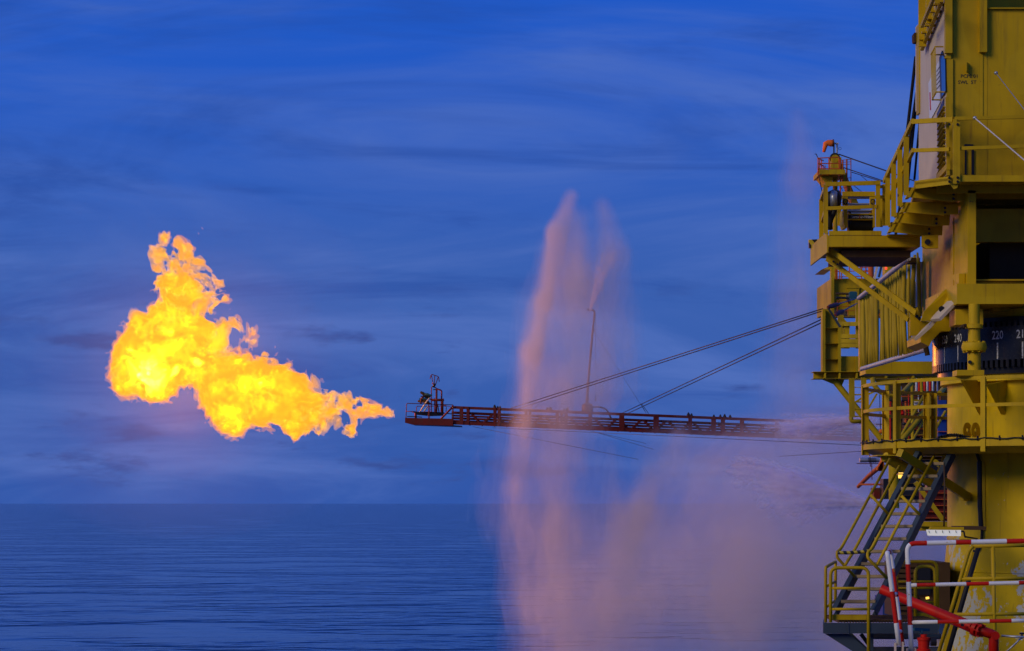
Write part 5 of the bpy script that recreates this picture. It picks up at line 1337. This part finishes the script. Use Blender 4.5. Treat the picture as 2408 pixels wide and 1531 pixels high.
wire('guy_wire', Z6(130, 1165, YBm), Z6(620, 1310, YBm-10), .025, 'thin guy wire slanting down under the water mast', None)
wire('guy_wire', Z6(60, 1150, YBm), Z6(560, 1262, YBm-10), .025, 'second thin guy wire under the water mast, lying flatter', None)
wire('guy_wire', Z6(1650, 1367, 120), W(2030, 1061, 75), .022, 'faint guy wire rising to the left end of the gallery deck', None)

# ================================================================ flame
def fbm_axes(shape, vox, lam, rng):
    """one octave of smooth noise in -1..1 on a regular grid: random lattice, cubic-eased interpolation along each axis"""
    ms, dims = [], []
    for n in shape:
        L = int(math.ceil(n * vox / lam)) + 2
        x = np.arange(n) * vox / lam + rng.random() * .9
        i = np.floor(x).astype(int); f = (x - i); f = f*f*f*(f*(f*6-15)+10)
        A = np.zeros((n, L + 2), np.float32); A[np.arange(n), i] = 1 - f; A[np.arange(n), i+1] = f
        ms.append(A); dims.append(L + 2)
    lat = rng.uniform(-1, 1, dims).astype(np.float32)
    g = np.tensordot(ms[0], lat, (1, 0)); g = np.tensordot(g, ms[1], (1, 1)); g = np.tensordot(g, ms[2], (1, 1))
    return g
def surface_nets(F, vox, org):
    """closed surface of F > 0 as quads, one vertex per crossed cell"""
    s = F > 0
    nx, ny, nz = F.shape
    cnt = np.zeros((nx-1, ny-1, nz-1), np.int16)
    corners = [(a, b, c) for a in (0, 1) for b in (0, 1) for c in (0, 1)]
    for a, b, c in corners: cnt += s[a:nx-1+a, b:ny-1+b, c:nz-1+c]
    act = (cnt > 0) & (cnt < 8)
    idx = np.full(act.shape, -1, np.int64); I = np.argwhere(act); idx[act] = np.arange(len(I))
    P = np.zeros((len(I), 3)); Wt = np.zeros(len(I))
    for ax in range(3):
        for u in (0, 1):
            for v in (0, 1):
                o0 = [0, 0, 0]; o1 = [0, 0, 0]
                oth = [k for k in range(3) if k != ax]
                o0[oth[0]] = o1[oth[0]] = u; o0[oth[1]] = o1[oth[1]] = v; o1[ax] = 1
                f0 = F[I[:,0]+o0[0], I[:,1]+o0[1], I[:,2]+o0[2]]; f1 = F[I[:,0]+o1[0], I[:,1]+o1[1], I[:,2]+o1[2]]
                k = (f0 > 0) != (f1 > 0)
                t = np.where(k, f0 / np.where(k, f0 - f1, 1), 0)
                q = np.zeros((len(I), 3)); q[:] = o0; q[:, ax] += t
                P[k] += q[k]; Wt[k] += 1
    V = (I + P / np.maximum(Wt, 1)[:, None]) * vox + np.array(org)
    quads = []
    for ax in range(3):
        b, c = [k for k in range(3) if k != ax]
        sl0 = [slice(None)]*3; sl1 = [slice(None)]*3; sl0[ax] = slice(0, -1); sl1[ax] = slice(1, None)
        for k in (b, c): sl0[k] = slice(1, -1); sl1[k] = slice(1, -1)
        e = s[tuple(sl0)] != s[tuple(sl1)]; up = s[tuple(sl0)]
        E = np.argwhere(e)
        if not len(E): continue
        d = up[e]
        base = E.copy(); base[:, b] += 1; base[:, c] += 1
        def cell(db, dc):
            q = base.copy(); q[:, b] += db; q[:, c] += dc; return idx[q[:,0], q[:,1], q[:,2]]
        q = np.stack([cell(-1, -1), cell(0, -1), cell(0, 0), cell(-1, 0)], 1)
        flip = d if ax != 1 else ~d
        q[~flip] = q[~flip][:, ::-1]
        quads.append(q)
    return V, np.concatenate(quads)
YFl = 170.0
blobs = [  # survey x, y, radius (Z7 units), share of turbulence
 (280,890,215,.5),(400,800,185,.55),(330,985,165,.5),(480,930,130,.5),(200,960,120,.5),(180,1000,115,.5),(260,700,95,.8),(250,630,40,1),
 (420,620,120,.8),(520,680,130,.8),(610,740,120,.8),(450,500,105,1),(540,480,110,1),(420,400,80,1.1),(500,360,75,1.1),(560,320,55,1.2),(450,300,48,1.2),(380,260,38,1.2),(355,215,42,1.1),(540,260,30,1.2),
 (620,560,85,1),(640,440,55,1.2),(660,500,60,1.1),(590,280,30,1.2),(610,360,35,1.2),(660,360,18,1),(700,385,18,1),(738,410,16,1),(748,445,17,1),(720,450,12,1),
 (700,780,85,.8),(740,720,50,1),(775,665,30,1),(820,670,20,1),(855,680,19,1),(858,712,13,1),(780,820,40,.9),
 (620,930,110,.6),(650,1010,70,.7),(700,980,120,.6),(760,960,105,.6),(860,960,110,.6),(760,1080,150,.55),(830,1190,150,.55),(820,1290,80,.6),(720,1150,90,.6),
 (930,1060,150,.55),(990,950,70,.9),(1030,880,38,1),(1070,930,35,1),(1000,1180,120,.7),(1090,1070,135,.65),(1180,1120,125,.7),(1130,990,60,1),(1250,1060,75,1),(1330,1040,28,1.1),(1360,1020,12,1),
 (1130,1220,95,.9),(1220,1270,95,.9),(1210,1330,45,.9),(1300,1170,100,1),(1330,1260,80,1.1),(1370,1340,32,1.1),(1400,1150,65,1.2),(1440,1210,75,1.2),(1500,1170,52,1.2),(1490,1260,50,1.3),(1550,1310,46,1.1),(1560,1330,40,1.1),(1560,1170,38,1.2),(1600,1210,35,.8),(1650,1185,25,.8),(1680,1210,25,.8),(1720,1205,19,.8),(1765,1218,14,.8),(1800,1226,10,.8),(1820,1232,6,.8),
 (385,120,27,.9),(400,148,12,.8),(459,148,19,.9),(480,183,14,.9),(536,190,10,.6),(560,208,9,.6),(615,96,7,.5),(350,315,14,.9),(905,766,12,.8),(948,738,12,.8),(962,778,12,.8),(935,708,6,.5),(1168,944,10,.7),(935,870,9,.6),(1610,1148,10,.8),(775,510,9,.7),(240,640,40,1)]
vx = .075
kx = .37707 * YFl / FP
o3 = Z7(20, 1430, YFl)
nX, nZ = int(1830*kx/vx), int(1400*kx/vx); nY = int(9.0/vx)
org = (o3.x, YFl - 4.5, o3.z)
# coarse distance field, then refined
cs = 3; sh_c = (nX//cs + 2, nY//cs + 2, nZ//cs + 2)
gx = (org[0] + np.arange(sh_c[0])*vx*cs)[:, None, None]; gy = (org[1] + np.arange(sh_c[1])*vx*cs)[None, :, None]; gz_ = (org[2] + np.arange(sh_c[2])*vx*cs)[None, None, :]
rngb = np.random.default_rng(5)
acc = np.zeros(sh_c, np.float64); tur = np.zeros(sh_c); tw_ = np.zeros(sh_c)
kk = 7.0
for x, y, r, tq in blobs:
    c = Z7(x, y, YFl); rad = r * kx
    cyo = YFl + rngb.uniform(-.3, .3) * min(rad, 2.0)
    d = np.sqrt((gx-c.x)**2 + ((gy-cyo)*1.0)**2 + (gz_-c.z)**2)
    e = np.exp(np.clip(kk*(rad*.97 - d), -60, 40)); acc += e; w = e + 1e-26
    tur += tq*w; tw_ += w
sdf = np.log(acc + 1e-26) / kk; tur = tur / tw_
def upsample(g):
    ms = []
    for n, L in zip((nX, nY, nZ), g.shape):
        x = np.arange(n)/cs; i = np.minimum(np.floor(x).astype(int), L-2); f = x - i
        A = np.zeros((n, L), np.float32); A[np.arange(n), i] = 1-f; A[np.arange(n), i+1] = f; ms.append(A)
    g = np.tensordot(ms[0], g.astype(np.float32), (1, 0)); g = np.tensordot(g, ms[1], (1, 1)); return np.tensordot(g, ms[2], (1, 1))
Fd = upsample(np.clip(sdf, -3, 4)); Tu = upsample(tur)
sh = (nX, nY, nZ)
rg = np.random.default_rng(11)
# turbulence is only worked out near and inside the flame
msk = (Fd > -.9)
pi, pj, pk = np.nonzero(msk)
P = np.stack([pi, pj, pk], 1).astype(np.float32) * vx
fd = Fd[msk]; tu = Tu[msk]
LAT = rg.uniform(-1, 1, (48, 48, 48)).astype(np.float32).ravel()
def vnoise(p, lam):
    """smooth value noise in -1..1 on a freely turned lattice"""
    q, _ = np.linalg.qr(rg.normal(size=(3, 3)))
    x = (p / lam) @ q.astype(np.float32) + rg.uniform(0, 48, 3).astype(np.float32)
    i = np.floor(x).astype(np.int32); f = x - i; f = f*f*(3 - 2*f)
    i0 = i % 48; i1 = (i + 1) % 48
    r = 0
    for a in (0, 1):
        ia = (i1 if a else i0)[:, 0] * 2304; wa = f[:, 0] if a else 1 - f[:, 0]
        for b in (0, 1):
            ib = ia + (i1 if b else i0)[:, 1] * 48; wb = wa * (f[:, 1] if b else 1 - f[:, 1])
            r = r + wb * ((1 - f[:, 2]) * LAT[ib + i0[:, 2]] + f[:, 2] * LAT[ib + i1[:, 2]])
    return r
wrp = np.stack([vnoise(P, 1.3) for _ in range(3)], 1)
Pw = P + wrp * .55 * (.4 + .6*np.clip(tu, 0, 1.2))[:, None]
nb = {l: vnoise(Pw if l < 1.5 else P, l) for l in (2.4, 1.2, .62, .33, .19)}
bil = .28*(np.abs(nb[2.4])*2.3-.62) + .38*(np.abs(nb[1.2])*2.3-.62) + .42*(np.abs(nb[.62])*2.3-.6) + .42*(np.abs(nb[.33])*2.3-.6) + .30*nb[.19]
ne = {l: vnoise(Pw, l) for l in (1.5, .75, .4, .22)}
ero = .42*ne[1.5] + .52*ne[.75] + .64*ne[.4] + .48*ne[.22]
hol = np.clip(tu - .72, 0, 1)
ff = fd + bil * (.30 + .62*tu) * np.clip(fd + .55, .25, 1) - np.clip(ero, 0, 2) * 1.6 * hol
w_ = np.clip((tu - .80)/.22, 0, 1)
n9 = vnoise(Pw, .95)
sheet = .34 - .95*np.abs(n9) - .45*np.abs(ne[.4]) + .22*nb[.33] + .16*ne[.22]
ff = ff*(1 - w_) + np.minimum(ff + .15, sheet + fd*.75)*w_
nv = .55*(np.abs(ne[1.5])*2.2-.6) + .5*(np.abs(ne[.75])*2.2-.6) + .4*(np.abs(ne[.4])*2.2-.6) + .3*nb[.33]
n3 = vnoise(P, 2.0)*.8 + ne[.75]*.45 + nb[.33]*.25
def full(v):
    g = np.full(sh, -1.0, np.float32); g[msk] = v; return g
def flame_mat(name, colr, strength, absorb, surf):
    m, t, o = new_mat(name)
    m.cycles.emission_sampling = 'NONE'
    em = N(t, 'ShaderNodeEmission', {'Color': colr + (1,), 'Strength': strength}).outputs[0]
    vol = em
    if absorb:
        ab = N(t, 'ShaderNodeVolumeAbsorption', {'Color': (.55, .55, 0, 1), 'Density': absorb}).outputs[0]
        vol = N(t, 'ShaderNodeAddShader', {0: em, 1: ab}).outputs[0]
    t.links.new(vol, o.inputs['Volume'])
    tr = N(t, 'ShaderNodeBsdfTransparent').outputs[0]
    es = N(t, 'ShaderNodeEmission', {'Color': (1.0, .42, .08, 1), 'Strength': surf}).outputs[0]
    sa = N(t, 'ShaderNodeAddShader', {0: tr, 1: es}).outputs[0]
    t.links.new(sa, o.inputs['Surface'])
    return m
fla = thing('gas_flame', 'huge yellow orange gas flame blowing sideways off the boom tip', 'flame', Z7(560, 1380, YFl))
def net_obj(name, F, mat):
    F = F.astype(np.float32)
    F[0] = F[-1] = -1; F[:, 0] = F[:, -1] = -1; F[:, :, 0] = F[:, :, -1] = -1
    V, Q = surface_nets(F, vx, org)
    V = V - np.array(fla.location)
    me = bpy.data.meshes.new(name); me.vertices.add(len(V)); me.vertices.foreach_set('co', V.astype(np.float32).ravel())
    me.loops.add(Q.size); me.loops.foreach_set('vertex_index', Q.ravel().astype(np.int32))
    me.polygons.add(len(Q)); me.polygons.foreach_set('loop_start', np.arange(0, Q.size, 4, dtype=np.int32))
    me.update(calc_edges=True); me.materials.append(mat); me.shade_smooth()
    o = bpy.data.objects.new(name, me); col.objects.link(o); o.parent = fla
    return o
net_obj('outer_flame', full(ff), flame_mat('flame_outer', (1.0, .37, .018), 1.0, 2.0, .12))
net_obj('flame_fringe', full(ff + .14 - hol*.8 + .24*nb[.33] + .22*ne[.22]), flame_mat('flame_fringe', (1.0, .24, .02), .95, 1.1, .05))
net_obj('inner_flame', full(np.minimum(ff - .10, fd - .64 + nv*1.45 - np.clip(tu-.8, 0, 1)*1.4)), flame_mat('flame_inner', (1.0, .66, .0), 1.05, 0, .02))
net_obj('hot_flame', full(np.minimum(ff - .2, fd - .95 + n3*.9 + nv*.8 - np.clip(tu-.55, 0, 1)*2.6)), flame_mat('flame_hot', (.7, 1.0, .0), 1.7, 0, .0))
net_obj('flame_core', full(np.minimum(ff - .3, fd - 1.3 + n3*1.3 + nv*.5 - np.clip(tu-.5, 0, 1)*3.2)), flame_mat('flame_core', (1.0, 1.0, .9), 3.6, 0, .0))
# the light the flame gives
ldt = bpy.data.lights.new('flame_light', 'POINT'); ldt.energy = 105000; ldt.color = (1.0, .29, .07); ldt.shadow_soft_size = 3.0
lo_ = bpy.data.objects.new('flame_light', ldt); col.objects.link(lo_); lo_.location = Z7(480, 930, YFl) - fla.location; lo_.parent = fla

# added haze shells that scatter the flame light into a halo
for k, (rad, den) in enumerate(((6.5, .0009), (10.0, .0006), (15.0, .0004))):
    c = Z7(520, 900, YFl); m = M()
    m.lathe(c.x, c.y, [(max(.001, rad*math.sin(math.pi*i/24)), c.z - rad*.8*math.cos(math.pi*i/24)) for i in range(25)], n=40)
    mt_, t, o = new_mat('halo_haze')
    v = N(t, 'ShaderNodeVolumeScatter', {'Color': (1, 1, 1, 1), 'Density': den, 'Anisotropy': .3}); t.links.new(v.outputs[0], o.inputs['Volume'])
    if k == 0: ha = m.out('mist', mt_, None, True); kind(ha, 'stuff', 'faint added haze making the glow round the flame'); hb_ = ha
    else: ha2 = m.out('outer_halo_haze', mt_, None, True); ha2["kind"] = 'stuff'; ha2.parent = hb_; ha2.location = ha2.location - hb_.location
# ================================================================ water spray: nested veils of even density, thin outside, dense inside
def fbm3(shape, vox, lam, rng):
    ms, dims = [], []
    for n, lm in zip(shape, lam):
        L = int(math.ceil(n * vox / lm)) + 2
        x = np.arange(n) * vox / lm + rng.random() * .9
        i = np.floor(x).astype(int); f = x - i; f = f*f*f*(f*(f*6-15)+10)
        A = np.zeros((n, L + 2), np.float32); A[np.arange(n), i] = 1 - f; A[np.arange(n), i+1] = f
        ms.append(A); dims.append(L + 2)
    lat = rng.uniform(-1, 1, dims).astype(np.float32)
    g = np.tensordot(ms[0], lat, (1, 0)); g = np.tensordot(g, ms[1], (1, 1)); return np.tensordot(g, ms[2], (1, 1))
def spray(name, label, caps, dens, bounds, vox=.3, octs=((3.0, .5), (1.4, .3), (.7, .18)), stretch=(1, 1, 2.2), seed=1, power=1.5, amp=.55, mul=1.1, levels=(.02, .07, .15, .28, .48, .8), aniso=.3):
    lo = np.minimum(np.array(bounds[0]), np.array(bounds[1])); hi = np.maximum(np.array(bounds[0]), np.array(bounds[1]))
    n = [max(4, int((hi[k]-lo[k])/vox)) for k in range(3)]
    gx = (lo[0] + np.arange(n[0])*vox)[:, None, None].astype(np.float32); gy = (lo[1] + np.arange(n[1])*vox)[None, :, None].astype(np.float32); gz = (lo[2] + np.arange(n[2])*vox)[None, None, :].astype(np.float32)
    rng = np.random.default_rng(seed)
    nz = np.zeros(n, np.float32)
    for lam, am in octs: nz += am * fbm3(n, vox, (lam*stretch[0], lam*stretch[1], lam*stretch[2]), rng)
    rho = np.zeros(n, np.float32)
    for a, b, ra, rb, sa, sb in caps:
        ab = b - a; L2 = ab.length_squared
        h = np.clip(((gx-a.x)*ab.x + (gy-a.y)*ab.y + (gz-a.z)*ab.z)/L2, 0, 1)
        d = np.sqrt((gx-a.x-h*ab.x)**2 + (gy-a.y-h*ab.y)**2 + (gz-a.z-h*ab.z)**2)
        q = 1 - d/(ra + h*(rb-ra))
        q = np.clip(q + nz*amp*np.clip(q*3+.9, 0, 1), 0, 1.5)
        rho += q**power * (sa + h*(sb-sa))
    rho *= np.clip(1 + nz*mul, .1, 2.2)
    rho[0] = rho[-1] = 0; rho[:, 0] = rho[:, -1] = 0; rho[:, :, 0] = rho[:, :, -1] = 0
    prev = 0.0; root = None
    for k, l in enumerate(levels):
        if not (rho > l).any(): break
        V, Q = surface_nets(rho - l, vox, lo)
        m, t, o = new_mat(name + '_veil')
        v = N(t, 'ShaderNodeVolumeScatter', {'Color': (1, 1, 1, 1), 'Density': dens*(l - prev), 'Anisotropy': aniso})
        t.links.new(v.outputs[0], o.inputs['Volume'])
        m.cycles.homogeneous_volume = True
        prev = l
        if root is None: base = np.array([V[:,0].mean(), V[:,1].mean(), V[:,2].min()])
        V = V - base
        me = bpy.data.meshes.new(name); me.vertices.add(len(V)); me.vertices.foreach_set('co', V.astype(np.float32).ravel())
        me.loops.add(Q.size); me.loops.foreach_set('vertex_index', Q.ravel().astype(np.int32))
        me.polygons.add(len(Q)); me.polygons.foreach_set('loop_start', np.arange(0, Q.size, 4, dtype=np.int32))
        me.update(calc_edges=True); me.materials.append(m)
        ob = bpy.data.objects.new(name if root is None else 'inner_veil', me); col.objects.link(ob)
        if root is None:
            root = ob; ob.location = base; kind(ob, 'stuff', label); ob["category"] = 'water spray'
        else: ob.parent = root; ob["kind"] = 'stuff'
    return root
YS = 160.0
def C(x0, y0, x1, y1, r0, r1, s0, s1, Y0=YS, Y1=YS): return (W(x0, y0, Y0), W(x1, y1, Y1), S(r0, YS), S(r1, YS), s0, s1)
spray('water_plume', 'tall pink lit plume of water falling from the mast nozzle',
  [C(1345, 462, 1308, 551, 24, 34, 1.4, 1.4), C(1308, 551, 1276, 711, 36, 42, 1.4, 1.5), C(1276, 711, 1250, 827, 42, 42, 1.5, 1.2), C(1250, 827, 1229, 1001, 42, 42, 1.1, .75), C(1229, 1001, 1216, 1146, 42, 44, .75, .55), C(1216, 1146, 1232, 1420, 44, 80, .55, .35),
   C(1350, 520, 1366, 680, 50, 100, .6, .5), C(1366, 680, 1345, 928, 100, 120, .5, .45), C(1345, 928, 1308, 1255, 120, 125, .42, .36), C(1308, 1255, 1350, 1580, 125, 200, .4, .45),
   C(1300, 620, 1225, 1200, 110, 160, .14, .12), C(1417, 484, 1446, 602, 32, 60, .8, .55), C(1446, 602, 1432, 900, 60, 110, .5, .28),
   C(1591, 1030, 1504, 1218, 44, 80, .7, .85), C(1504, 1218, 1475, 1420, 80, 130, .85, .6), C(1435, 1059, 1453, 1280, 40, 80, .5, .5),
   C(1386, 734, 1440, 598, 4, 18, 8.0, 2.2, 166, 163)],
  .78, (W(1060, 1700, 168), Vector((W(1760, 0, 160).x, 150, W(0, 420, 160).z))), vox=.21, octs=((2.2, .42), (1.0, .32), (.5, .24), (.32, .14)), stretch=(.8, .8, 3.2), seed=2, amp=.36, mul=.9, levels=(.03, .1, .22, .42, .75, 1.2))
spray('water_mist', 'broad violet cloud of drifting water mist below the boom',
  [C(1440, 1420, 2150, 1340, 280, 340, .34, .5, 155, 140), C(1560, 1090, 2040, 1060, 120, 170, .26, .4, 158, 140), C(1750, 1250, 2150, 1500, 260, 300, .22, .32, 150, 135)],
  .56, (Vector((W(1080, 0, 165).x, 112, W(0, 1760, 165).z)), Vector((W(2330, 0, 150).x, 170, W(0, 800, 165).z))), vox=.36, octs=((4.0, .5), (2.0, .3), (.9, .18)), stretch=(1, 1, 1.8), seed=3, amp=.28, mul=.6, levels=(.02, .07, .15, .28, .45))
jets = [C(2240, 1305, 2050, 1185, 12, 18, 1.6, 1.6, 118, 124)]
random.seed(9)
for k in range(9):
    f = k / 8
    jets.append(C(2060, 1190, lerp(1730, 1850, f) + random.uniform(-25, 25), lerp(1082, 1215, f), 5, lerp(20, 30, f), 1.5, .12, 124, lerp(138, 128, random.random())))
jets += [C(2050, 1185, 1800, 1130, 20, 80, .25, .06, 124, 136), C(2060, 1006, 1850, 1012, 28, 42, .9, .45, 134, 146)]
for x, y in ((1826, 1000), (1845, 1018), (1880, 1036), (1800, 1006)):
    jets.append(C(2035, 984, x, y, 5, 17, 1.5, .25, 130, 140))
spray('water_jet', 'pale fan of water thrown left from the deluge nozzle by the stairs', jets,
  .6, (Vector((W(1560, 0, 142).x, 112, W(0, 1400, 130).z)), Vector((W(2300, 0, 130).x, 146, W(0, 930, 130).z))), vox=.15, octs=((1.0, .5), (.5, .4), (.3, .3)), stretch=(4.5, 2.0, .6), seed=4, amp=.5, levels=(.03, .1, .22, .42, .75, 1.2))
spray('far_water_plume', 'faint tall plume of water left of the wind sock mast',
  [C(1874, 270, 1878, 420, 34, 75, .8, .7, 168, 168), C(1878, 420, 1885, 700, 78, 110, .65, .5, 168, 166), C(1885, 700, 1895, 1040, 110, 170, .5, .4, 166, 160), C(1930, 660, 1945, 640, 30, 14, 1.2, 1.2, 120, 120)],
  .27, (Vector((W(1650, 0, 175).x, 114, W(0, 1200, 175).z)), Vector((W(2060, 0, 165).x, 176, W(0, 215, 165).z))), vox=.26, octs=((2.2, .5), (1.0, .3), (.5, .18)), stretch=(.9, .9, 3.0), seed=5, amp=.4, levels=(.03, .1, .22, .42, .7))

# torn strands of solid water inside the jets
def strands(name, label, starts, ends, n, sag, r0, r1, seed, parts=(3, 7), fill=.55, alpha=.34):
    rr_ = random.Random(seed); m = M()
    for k in range(n):
        f = rr_.random(); g = rr_.random()
        a = starts[0].lerp(starts[1], rr_.random()); b = ends[0].lerp(ends[1], f) + Vector((rr_.gauss(0, .35), rr_.gauss(0, .8), rr_.gauss(0, .22)))
        reach = rr_.uniform(.35, 1.0)
        at = lambda t: a.lerp(b, t) + Vector((0, 0, sag*4*t*(1-t)))
        q = rr_.uniform(0, .1)
        while q < reach:
            L = rr_.uniform(.03, .16)
            if rr_.random() < fill + .3*(1-q):
                w = lerp(r0, r1, q) * rr_.uniform(.4, 1.2)
                ts = [q, q + L*.35, q + L*.7, min(q + L, 1.05)]
                m.path([at(t) + Vector((0, 0, rr_.gauss(0, .02))) for t in ts], w, n=4, radii=[w*.2, w, w*.8, w*.1])
            q += L * rr_.uniform(.6, 1.3)
    mt_, t, o = new_mat(name)
    tr = N(t, 'ShaderNodeBsdfTransparent').outputs[0]
    di = N(t, 'ShaderNodeBsdfDiffuse', {'Color': (.78, .76, 1.0, 1)}).outputs[0]
    tl = N(t, 'ShaderNodeBsdfTranslucent', {'Color': (.78, .76, 1.0, 1)}).outputs[0]
    mx = N(t, 'ShaderNodeMixShader', {0: .5, 1: di, 2: tl}).outputs[0]
    mx = N(t, 'ShaderNodeMixShader', {0: alpha, 1: tr, 2: mx}).outputs[0]
    t.links.new(mx, o.inputs['Surface'])
    ob = m.out(name, mt_, None, True); kind(ob, 'stuff', label); ob["category"] = 'water spray'
    return ob
KS = 1.0
strands('jet_strands', 'soft whitish fan of water in the low jet left of the stairs', (W(2062, 1184, 124), W(2062, 1196, 124)), (W(1690, 1065, 139), W(1850, 1235, 131)), 300, .35, .04, .30, 5, alpha=.085)
strands('boom_jet_strands', 'soft whitish water blown along the inner end of the boom', (W(2060, 982, 130), W(2060, 992, 130)), (W(1790, 998, 141), W(1860, 1036, 139)), 170, .15, .04, .20, 6, alpha=.09)
strands('nozzle_strands', 'thin strands of water fanning up from the mast nozzle', (W(1387, 734, 165.6), W(1385, 736, 165.4)), (W(1412, 600, 164), W(1450, 590, 163)), 60, .0, .02, .09, 7, alpha=.16)

for o in bpy.data.objects:
    if "_o" in o: del o["_o"]
